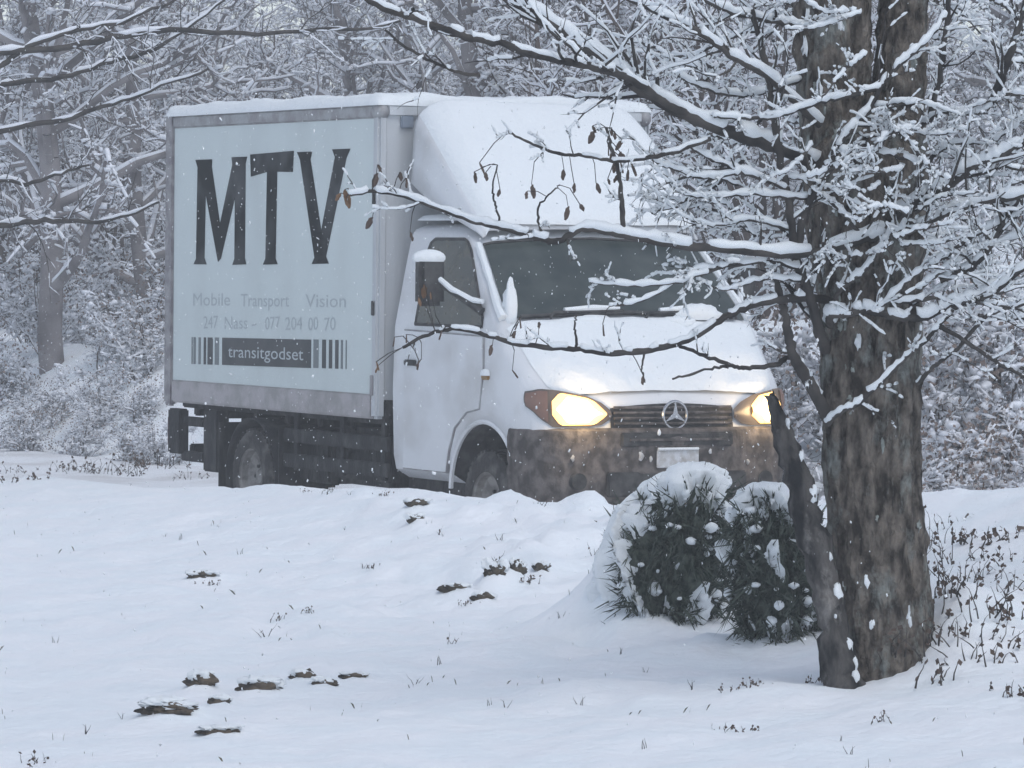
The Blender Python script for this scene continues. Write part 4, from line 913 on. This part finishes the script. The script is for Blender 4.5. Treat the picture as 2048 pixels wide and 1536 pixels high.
tw = link('twigs', mesh_np('twigs', *seg_tubes(P0, P1, R0, R1, 5)), M['twig'], tree); tw['kind'] = 'stuff'
sn = link('twig_snow', mesh_np('twig_snow', *seg_tubes(*snow_on(P0, P1, R0, R1, br, 0.0040, 0.68, 0.6), 6)), M['snow_soft'], tree); sn['kind'] = 'stuff'

# dead leaves still hanging on
def leaf_mesh(name, L, W, seed):
    r = np.random.default_rng(seed); G = []
    for t in np.linspace(0, 1, 7):
        w = W * math.sin(math.pi * min(1, t * 0.92 + 0.04)) ** 0.7; c = r.normal(0, 0.1) * W
        G.append([(s * w + c, 0.35 * W * s * s * (1.2 + t) + 0.25 * L * t * t * 0.3, -L * t) for s in (-1, -0.4, 0.4, 1)])
    m = MB().grid(G).build(name, M['leaf']); me = m.data; bpy.data.objects.remove(m); return me
LEAF = [leaf_mesh('leaf', 0.036, 0.0075, 1), leaf_mesh('leaf', 0.030, 0.0065, 2), leaf_mesh('leaf', 0.042, 0.0085, 3)]
LEAFB = [m.copy() for m in LEAF]
for m in LEAFB: m.materials.clear(); m.materials.append(M['leaf_brown'])
leaves = [(690, 385, 1), (682, 392, 1), (697, 394, 1), (690, 402, 1), (755, 335, 0), (755, 352, 0), (800, 350, 0), (812, 362, 0), (948, 350, 0), (965, 340, 0), (972, 350, 0), (960, 330, 0), (1000, 385, 0), (1055, 388, 0), (1063, 375, 0), (1128, 345, 0), (1148, 372, 0),
          (1136, 418, 0), (1160, 415, 0), (1185, 258, 0), (1188, 268, 0), (1222, 262, 0), (1230, 270, 0), (1244, 285, 0), (1216, 300, 0), (1222, 312, 0), (1240, 310, 0), (1192, 372, 0), (1216, 362, 0), (1262, 335, 0), (1255, 345, 0), (1236, 355, 0), (1240, 330, 0), (1228, 330, 0),
          (843, 725, 0), (838, 728, 0), (752, 730, 1), (755, 738, 1), (790, 680, 0), (812, 675, 0), (884, 668, 0), (1040, 640, 0), (1038, 650, 0), (1078, 650, 0), (1205, 655, 0), (1287, 758, 0), (1032, 668, 0), (985, 695, 0), (1025, 745, 0), (820, 470, 0), (850, 575, 1), (838, 600, 1), (862, 590, 1), (745, 440, 0)]
lv = np.random.default_rng(31); NEAR = np.concatenate(ALLP); stalks = []
for i, (x, y, c) in enumerate(leaves):
    p = loc(at(x, y - 6, TREE_D - 0.55 + lv.normal(0, 0.02))); me = (LEAFB if c else LEAF)[i % 3]
    o = link('leaf', me, None, tree); o.location = p; o.rotation_euler = (lv.normal(0, 0.3), lv.normal(0, 0.35), lv.uniform(0, 6.28)); s = lv.uniform(0.8, 1.25); o.scale = (s * 1.1, s * 1.1, s)
    j = int(np.argmin(np.linalg.norm(NEAR - p - np.array([0, 0, 0.05]), axis=1))); q = NEAR[j]; md = 0.5 * (p + q) + lv.normal(0, 0.008, 3) + np.array([0, 0, 0.012])
    stalks += [(p, md), (md, q)]
A0 = np.array([a for a, b in stalks]); A1 = np.array([b for a, b in stalks]); rs = np.full(len(stalks), 0.0017)
link('leaf_stalks', mesh_np('leaf_stalks', *seg_tubes(A0, A1, rs, rs, 4)), M['twig'], tree)['kind'] = 'stuff'

# ------------------------------------------------------------------ junipers under snow
def juniper(base_px, dep_off, line, label, seed, left_snow, bias=0.0):
    """line: (px, py, half width px) from the ground to the tip"""
    b = on_ground(*base_px); D = b[1] + dep_off; mpp = D / F; rng = np.random.default_rng(seed)
    root = empty('juniper_bush', tuple(b)); tag(root, label, 'bush', 'juniper bushes beside the big tree')
    nh, na = 40, 56; t = np.linspace(0, len(line) - 1, nh); ln = np.array(line, float)
    cx, cy, rw = [np.interp(t, np.arange(len(line)), ln[:, k]) for k in range(3)]
    ang = np.linspace(0, 2 * math.pi, na, endpoint=False)
    C = np.array([at(x, y, D) - b for x, y in zip(cx, cy)]); Rr = rw * mpp
    AA, HH = np.meshgrid(ang, np.linspace(0, 1, nh))
    nz = fbm(np.cos(AA) * 2.2 + HH * 3 + 9, np.sin(AA) * 2.2 - HH * 4 + 5, seed, 4)
    nz2 = fbm(np.cos(AA) * 5 + HH * 7 + 3, np.sin(AA) * 5 + HH * 9 + 1, seed + 5, 3)
    def surf(extra):
        rad = Rr[:, None] * (1 + 0.62 * nz + 0.14 * nz2) + extra
        return np.stack([C[:, None, 0] + rad * np.cos(AA), C[:, None, 1] + 0.85 * rad * np.sin(AA), C[:, None, 2] + 0.06 * nz2], -1)
    base = surf(-0.018)
    MB().grid(np.concatenate([base, base[:, :1]], 1)).build('core', M['needle'], root, shade=80)
    mask = bias * smooth(-0.25, 0.1, nz) + smooth(0.62, 0.80, HH + 0.25 * nz) + smooth(0.25, 0.5, nz + 0.6 * nz2 - 0.05) * 0.8 + left_snow * smooth(0.3, 0.9, -np.cos(AA)) * smooth(0.35, 0.75, HH + 0.3 * nz)
    full = surf(0.0); V, Fc, n0 = [], [], 0
    for q in range(3000):
        i, j = int(rng.integers(0, nh)), int(rng.integers(0, na))
        if rng.random() < mask[i, j] * 1.1: continue
        p = full[i, j] + rng.normal(0, 0.012, 3); n = np.array([math.cos(ang[j]), math.sin(ang[j]), 0.15])
        L0 = rng.uniform(0.025, 0.08) if rng.random() < 0.9 else rng.uniform(0.08, 0.15); d0 = unit(n * rng.uniform(0.15, 0.6) + np.array([0, 0, rng.uniform(-1.0, -0.1) if rng.random() < 0.7 else 0.6]) + rng.normal(0, 0.25, 3))
        for k in range(4):
            d = unit(d0 + rng.normal(0, 0.28, 3)); L = L0 * rng.uniform(0.5, 1); w = unit(np.cross(d, rng.normal(0, 1, 3))) * rng.uniform(0.0025, 0.0055); st = p + d0 * L0 * 0.2 * k
            V += [st - w, st + w, st + d * L * 0.6 + w * 0.7, st + d * L]; Fc.append((n0, n0 + 1, n0 + 2, n0 + 3)); n0 += 4
    link('foliage', mesh_np('foliage', np.array(V), np.array(Fc), False), M['needle'], root)['kind'] = 'stuff'
    th = -0.045 + 0.105 * np.clip(mask, 0, 1) + 0.010 * nz2; S_ = surf(0.0); S_[..., 2] -= 0.06 * nz2; th = th - 0.08 * Rr[:, None] * nz2 * 0.8
    n3 = np.stack([np.cos(AA), 0.85 * np.sin(AA), 0.9 + 0 * AA], -1); n3 /= np.linalg.norm(n3, axis=2, keepdims=True)
    S_ = S_ + n3 * th[..., None]
    MB().grid(np.concatenate([S_, S_[:, :1]], 1)).add(S_[-1], [tuple(range(na))]).build('snow_cover', M['snow_soft'], root, shade=80, weld=True)
    ck = MB()
    for q in range(70):
        i, j = int(rng.integers(4, nh - 1)), int(rng.integers(0, na)); p = full[i, j] + rng.normal(0, 0.012, 3) + np.array([math.cos(ang[j]), math.sin(ang[j]), 0]) * 0.02; s_ = rng.uniform(0.006, 0.024)
        A_, B_ = np.meshgrid(np.linspace(0, 2 * math.pi, 9), np.linspace(-1.5, 1.57, 6)); N_ = np.stack([np.cos(A_) * np.cos(B_), np.sin(A_) * np.cos(B_), np.sin(B_)], -1)
        N_ = N_ * (1 + 0.5 * fbm(N_[..., 0] * 2 + q, N_[..., 1] * 2 + N_[..., 2], q)[..., None]); N_[:, -1] = N_[:, 0]
        ck.grid(p + N_ * s_ * np.array([1.2, 1.0, rng.uniform(0.6, 1.5)]))
    ck.build('snow_clumps', M['snow_soft'], root, shade=80)['kind'] = 'stuff'
    return root
juniper((1335, 1236), 0.14, [(1335, 1262, 60), (1335, 1190, 88), (1345, 1110, 92), (1368, 1040, 76), (1382, 985, 58), (1388, 958, 36), (1390, 945, 8)],
        'dark green juniper leaning under a thick snow cap in front of the bumper', 51, 0.9)
juniper((1555, 1278), 0.08, [(1560, 1305, 50), (1555, 1225, 80), (1552, 1140, 76), (1550, 1070, 74), (1546, 1025, 60), (1542, 1000, 40), (1540, 986, 8)],
        'smaller ragged juniper with snow pads squeezed against the leaning stem', 72, 0.3)
juniper((1440, 1215), 0.25, [(1440, 1235, 40), (1442, 1160, 50), (1445, 1100, 46), (1445, 1070, 34), (1445, 1055, 6)],
        'low snow smothered juniper sprout between the two bigger junipers', 93, 0.7, 0.75)
juniper((1285, 1200), 0.22, [(1275, 1225, 60), (1280, 1150, 66), (1295, 1075, 60), (1315, 1020, 46), (1335, 985, 28), (1345, 965, 6)],
        'snow draped flank of juniper twigs merging into the lawn brow', 97, 0.9, 0.95)

# ------------------------------------------------------------------ stones and clods in the lawn
def stone(name, p, w, h, seed, mat, label, cat, group):
    z = gz(p[0], p[1] + 0.07)
    o = blob((0, 0, 0), (w * 0.62, w * 0.32, h * 0.46), seed, mat=mat, name=name, lo=-1.57, na=30, nb=18, amp=0.42, freq=2.8)
    o.location = (p[0], p[1] + 0.07, z - 0.12 * h); tag(o, label, cat, group)
    r = random.Random(seed)
    for k in range(4):
        blob((r.uniform(-0.45, 0.45) * w, w * r.uniform(0.05, 0.22), h * r.uniform(0.20, 0.42)), (w * r.uniform(0.28, 0.5), w * 0.32, h * r.uniform(0.25, 0.36)), seed + 5 + k, name='snow_cap', parent=o, lo=-1.2, na=18, nb=11, amp=0.4, freq=2.6)
    return o
desc = {'long dark': 'long low dark stone at the end of the stone row', 'upright': 'tallest dark stone of the stone row, notched top', 'small': 'small dark stone wedged in the row of stones', 'brown': 'broad brown stone in the middle of the stone row', 'flat': 'flat stone nearly buried at the thin end of the stone row', 'thin': 'thin dark stone edge lying below the row of stones'}
for i, ((p, w, h), s) in enumerate(zip(stone_pos, STONES)): stone('stone', p, w, h, 400 + i, 'stone', desc[s[4]], 'stone', 'row of stones in the snowy lawn')
for i, (p, w, h) in enumerate(clod_pos):
    stone('soil_clod', p, w, h, 450 + i, 'soil', 'dark bare clod of earth breaking through the snowy lawn brow', 'clod', 'earth clods in the lawn')

# ------------------------------------------------------------------ dead plants poking out of the snow
def tuft(seed, n, h, spread, leafy=0.5):
    r = np.random.default_rng(seed); segs = []; V, Fc = [], []
    for i in range(n):
        b = np.array([r.normal(0, spread * 0.4), r.normal(0, spread * 0.4), -0.02]); d = unit(np.array([r.normal(0, 0.45), r.normal(0, 0.45), 1.0]))
        pl = shoot(r, b, d, h * r.uniform(0.5, 1.1), 0.0035, 4, 0.22, segs, 0)
        for q in range(3):
            if r.random() < leafy:
                p = pl[r.integers(1, 5)]; a = r.normal(0, 1, 3); a = unit(a) * r.uniform(0.012, 0.03); c = unit(np.cross(a, r.normal(0, 1, 3))) * r.uniform(0.006, 0.014); n0 = len(V)
                V += [p, p + a * 0.5 + c, p + a, p + a * 0.5 - c]; Fc.append((n0, n0 + 1, n0 + 2, n0 + 3))
    P0 = np.array([s[0] for s in segs]); P1 = np.array([s[1] for s in segs]); R0 = np.array([s[2] for s in segs]); R1 = np.array([s[3] for s in segs])
    return mesh_np('stem', *seg_tubes(P0, P1, R0, R1, 4)), (mesh_np('leaf', np.array(V), np.array(Fc), False) if V else None)
TUFT = [tuft(1, 7, 0.10, 0.10, 0.8), tuft(2, 4, 0.14, 0.05, 0.3), tuft(3, 10, 0.08, 0.14, 0.9), tuft(4, 3, 0.11, 0.04, 0.1), tuft(5, 16, 0.16, 0.24, 0.9)]
def place_tuft(k, px, py, sc, label, group, i, mat='leaf'):
    p = on_ground(px, py); root = empty('dead_plant', (p[0], p[1], gz(p[0], p[1])), i * 1.7); root.scale = (sc, sc, sc); tag(root, label, 'plant', group)
    a = link('stem', TUFT[k][0], M['twig'], root); a['kind'] = 'stuff'
    if TUFT[k][1]: link('leaf', TUFT[k][1], M[mat], root)['kind'] = 'stuff'
lawn_t = [(610, 985, 2), (660, 988, 0), (770, 992, 2), (700, 990, 3), (1085, 1012, 1), (560, 1242, 0), (618, 1228, 0), (995, 1130, 1), (1190, 1110, 1), (1210, 1130, 2), (690, 1060, 3), (480, 1110, 3), (725, 1140, 3), (745, 1135, 2), (530, 1275, 1), (905, 1290, 1), (830, 1370, 1), (880, 1330, 3), (1160, 1410, 3), (1240, 1310, 3), (1290, 1345, 3), (1385, 1380, 3), (880, 1070, 1), (940, 1210, 2), (1060, 1165, 2),
          (1480, 1378, 2), (1510, 1370, 2), (1470, 1466, 2), (1290, 1498, 3), (1700, 1512, 3), (1680, 1485, 3), (1640, 1365, 2), (1765, 1443, 0), (2020, 1400, 3), (170, 1470, 3), (110, 1290, 3), (245, 1440, 3), (70, 1530, 2), (1010, 1418, 3), (980, 1412, 3), (330, 1075, 3), (360, 1080, 3), (1120, 1240, 3), (420, 1170, 2), (1000, 1080, 3)]
for i, (px, py, k) in enumerate(lawn_t): place_tuft(k, px, py, 0.38 + 0.3 * ((i * 37) % 10) / 10, 'small dead weed poking out of the smooth snowy lawn', 'dead weeds in the lawn', i)
bank_t = [(1880, 1090, 4), (1900, 1125, 4), (1950, 1085, 2), (1975, 1080, 2), (2010, 1075, 2), (1880, 1170, 4), (1925, 1180, 2), (1960, 1165, 4), (2000, 1120, 2), (1900, 1230, 4), (1925, 1270, 2), (1950, 1285, 4), (1985, 1330, 0), (1885, 1365, 0), (2040, 1300, 2), (1860, 1300, 4), (1835, 1330, 2), (2030, 1190, 4), (1990, 1240, 2), (1940, 1330, 3), (1865, 1060, 4), (2045, 1390, 2), (1870, 1215, 2)]
for i, (px, py, k) in enumerate(bank_t): place_tuft(k, px, py, 0.75 + 0.5 * ((i * 53) % 10) / 10, 'clump of dark dead leaves and stalks on the slope right behind the big trunk', 'dead clumps on the slope by the trunk', i + 3)
far_t = [(20, 955, 4), (60, 960, 2), (130, 950, 4), (150, 935, 2), (185, 955, 4), (210, 950, 4), (250, 955, 4), (265, 925, 2), (320, 950, 4), (335, 940, 4), (375, 965, 4), (410, 960, 2), (300, 900, 2), (100, 900, 2), (55, 900, 2)]
for i, (px, py, k) in enumerate(far_t): place_tuft(k, px, py, 1.0 + 0.8 * ((i * 31) % 10) / 10, 'dead stalks along the verge at the edge of the lane', 'dead stalks along the verges', i + 9, 'leaf_pale')

# ------------------------------------------------------------------ leafy shrubs on the banks
def shrub_leaves(seed, n, r, h):
    g_ = np.random.default_rng(seed); V, Fc = [], []
    for i in range(n):
        p = np.array([g_.normal(0, r * 0.5), g_.normal(0, r * 0.5), h * (0.15 + 0.85 * g_.random())]); a = unit(g_.normal(0, 1, 3)) * g_.uniform(0.02, 0.05); c = unit(np.cross(a, g_.normal(0, 1, 3))) * g_.uniform(0.012, 0.024); n0 = len(V)
        V += [p, p + a * 0.5 + c, p + a, p + a * 0.5 - c]; Fc.append((n0, n0 + 1, n0 + 2, n0 + 3))
    return mesh_np('leaves', np.array(V), np.array(Fc), False)
SL = [shrub_leaves(1, 420, 0.75, 1.25), shrub_leaves(2, 360, 0.65, 0.95)]
def shrub(px, d, sc, k, label, group, i):
    x = col_x(px, d); root = plant_tree(SHRUB[k], x, d, i * 2.1, sc, M['twig_brown'], M['twig_brown'], label, 'shrub', group, 'shrub')
    link('leaves', SL[k], M['leaf_pale'], root)['kind'] = 'stuff'
for i, (px, d, sc) in enumerate(((1560, 31.5, 0.95), (1640, 33.5, 1.1), (1880, 27.5, 0.8), (1965, 28.5, 0.95), (2045, 28.0, 0.9), (1920, 31, 1.1), (2010, 32, 1.2), (2100, 31, 1.1), (1850, 33, 1.1), (1530, 34.5, 1.1))):
    shrub(px, d, sc, i % 2, 'brownish leafy shrub dusted with snow on the bank across the lane from the trunk', 'leafy shrubs on the bank across the lane', i)
for i, (px, d, sc) in enumerate(((60, 42.5, 0.5), (150, 41.8, 0.45), (260, 41, 0.42), (318, 40.5, 0.4), (100, 44, 0.5), (210, 43, 0.5), (290, 42.5, 0.5), (20, 43.5, 0.45), (10, 45.5, 0.7), (90, 47, 0.8), (230, 45, 0.65), (300, 44, 0.7), (-60, 47, 0.8), (170, 49, 0.9), (345, 47, 0.9), (60, 50, 0.9), (280, 50, 1.0))):
    shrub(px, d, sc, (i + 1) % 2, 'low snowed-in shrub on the bank behind the cargo box', 'low shrubs behind the cargo box', i)

# ------------------------------------------------------------------ limbs of a tree standing outside the picture, reaching across its upper edge
def reach_tree():
    D = 34.0; bx = col_x(-330, D); b = np.array([bx, D, gz(bx, D)]); root = empty('bare_tree', tuple(b)); tag(root, 'bare tree beside the cargo box whose long thin limbs arch over the wood', 'tree')
    rng = np.random.default_rng(77); segs = []
    tp = [np.array([0.0, 0, -0.3])] + [np.array([0.04 * i * math.sin(i), 0.02 * i, 0.6 * i]) for i in range(1, 13)]
    MB().tube(np.array(tp), np.linspace(0.19, 0.09, len(tp)), 14).build('trunk', M['bark_wet'], root, shade=60)
    lines = [[(-330, 330), (-150, 210), (0, 132), (60, 90), (120, 70), (200, 52), (250, 42), (330, 10), (400, -20)],
             [(-330, 420), (-150, 310), (0, 262), (70, 248), (140, 236), (210, 212), (280, 190), (340, 165), (420, 140)],
             [(-330, 250), (-100, 190), (40, 165), (130, 155), (220, 125), (300, 105), (390, 45), (450, 0)],
             [(-330, 120), (100, 100), (300, 62), (430, 64), (520, 68), (640, 56), (740, 58), (800, 40)],
             [(-330, 560), (-100, 420), (0, 360), (60, 368), (110, 350), (180, 330)], [(-330, 500), (0, 450), (110, 440), (180, 445), (260, 430), (320, 405)]]
    for i, l in enumerate(lines):
        W = np.array([at(x, y, D + 0.25 * (i % 3)) - b for x, y in l]); W[0, 0] = 0; W[0, 1] = 0; P, R = resample(W, np.linspace(0.030, 0.010, len(W)), 40); P[1:] += rng.normal(0, 0.006, P[1:].shape)
        o = MB().tube(P, R, 6).build('branch', M['twig'], root, shade=70)
        th = (0.0025 + 0.25 * R) * (1 + 0.4 * rng.normal(0, 1, 40).clip(-1.5, 1.5)); th[rng.random(40) < 0.28] = 0; sm = MB(); i0 = 0
        while i0 < 40:
            j0 = i0
            while j0 < 40 and th[j0] > 0.002: j0 += 1
            if j0 - i0 >= 2:
                Q = P[i0:j0] + np.array([0, 0, 1.0]) * (R[i0:j0] * 0.75 + th[i0:j0] * 0.55)[:, None]; rr = R[i0:j0] * 0.62 + th[i0:j0]; rr[0] = rr[-1] = 0.003; sm.tube(Q, rr, 7)
            i0 = max(j0, i0 + 1)
        sm.build('snow', M['snow_far'], o, shade=80)['kind'] = 'stuff'
        for q in range(12):
            k = rng.integers(6, 38); pl = shoot(rng, P[k], perp(rng, P[k + 1] - P[k], rng.uniform(0.5, 1.1)), rng.uniform(0.2, 0.7), 0.006, 6, 0.18, segs, 0)
            for _ in range(3): k2 = rng.integers(1, 6); shoot(rng, pl[k2], perp(rng, pl[k2] - pl[k2 - 1], 0.8), rng.uniform(0.1, 0.3), 0.004, 3, 0.2, segs, 0)
    P0 = np.array([s[0] for s in segs]); P1 = np.array([s[1] for s in segs]); R0 = np.array([s[2] for s in segs]); R1 = np.array([s[3] for s in segs])
    link('twigs', mesh_np('twigs', *seg_tubes(P0, P1, R0, R1, 4)), M['twig'], root)['kind'] = 'stuff'
    link('twig_snow', mesh_np('twig_snow', *seg_tubes(*snow_on(P0, P1, R0, R1, rng, 0.0035, 0.45, 0.7), 5)), M['snow_far'], root)['kind'] = 'stuff'
reach_tree()

# ------------------------------------------------------------------ blades of grass in the lawn, falling snow, the snowy air
gr_ = np.random.default_rng(9); nb_ = 260
cl = gr_.integers(0, 170, nb_); ccx, ccy = gr_.uniform(-3.6, 3.6, 170), gr_.uniform(12.5, 27, 170)
x = ccx[cl] + gr_.normal(0, 0.06, nb_); y = ccy[cl] + gr_.normal(0, 0.10, nb_); ok = (x - TC[0]) * LD[0] + (y - TC[1]) * LD[1] < -2.6; x, y = x[ok], y[ok]; nb_ = len(x)
z = ground(x, y); h = gr_.uniform(0.006, 0.030, nb_); l = gr_.normal(0, 0.8, (2, nb_)) * h; w = 0.0012
V = np.stack([np.stack([x - w, y, z - 0.01], -1), np.stack([x + w, y, z - 0.01], -1), np.stack([x + l[0] * 0.5 + w * 0.7, y + l[1] * 0.5, z + h * 0.7], -1), np.stack([x + l[0], y + l[1], z + h], -1)], 1).reshape(-1, 3)
Fc = np.arange(nb_ * 4).reshape(-1, 4)
tag(link('grass', mesh_np('grass', np.array(V), np.array(Fc), False), M['grass']), 'dry grass blades showing through the snow of the lawn', 'grass', kind='stuff')

fr_ = np.random.default_rng(13); n = 40000
C = np.stack([fr_.uniform(-7, 7, n), 6 + 34 * fr_.random(n) ** 0.8, fr_.uniform(0.3, 6, n)], -1)
C = C[C[:, 2] > ground(C[:, 0], C[:, 1]) + 0.05]; n = len(C)
octa = np.array([(1, 0, 0), (-1, 0, 0), (0, 1, 0), (0, -1, 0), (0, 0, 1), (0, 0, -1)], float)
A = fr_.normal(0, 1, (n, 3, 3)); A /= np.linalg.norm(A, axis=2, keepdims=True); sz = fr_.uniform(0.0014, 0.0038, n)
Vf = C[:, None] + np.einsum('ij,njk->nik', octa, A) * sz[:, None, None] * np.array([1, 1, 1.5])
tri = np.array([(0, 2, 4), (2, 1, 4), (1, 3, 4), (3, 0, 4), (2, 0, 5), (1, 2, 5), (3, 1, 5), (0, 3, 5)])
fs = link('falling_snow', mesh_np('falling_snow', Vf.reshape(-1, 3), (np.arange(n)[:, None, None] * 6 + tri[None]).reshape(-1, 3)), M['flake']); tag(fs, 'snowflakes falling through the air', 'snow', kind='stuff')

hm = bpy.data.materials.new('haze'); hm.use_nodes = True; nt = hm.node_tree
for nn in list(nt.nodes): nt.nodes.remove(nn)
pv = nt.nodes.new('ShaderNodeVolumePrincipled'); ou = nt.nodes.new('ShaderNodeOutputMaterial'); nt.links.new(pv.outputs[0], ou.inputs['Volume'])
pv.inputs['Color'].default_value = (0.94, 0.95, 0.96, 1); pv.inputs['Density'].default_value = 0.0028; pv.inputs['Anisotropy'].default_value = 0.0
hz_o = MB().box(-980, 980, -420, 1620, -2.0, 15.0).build('haze', hm, shade=0); tag(hz_o, 'pale snowy haze filling the air', 'haze', kind='stuff')
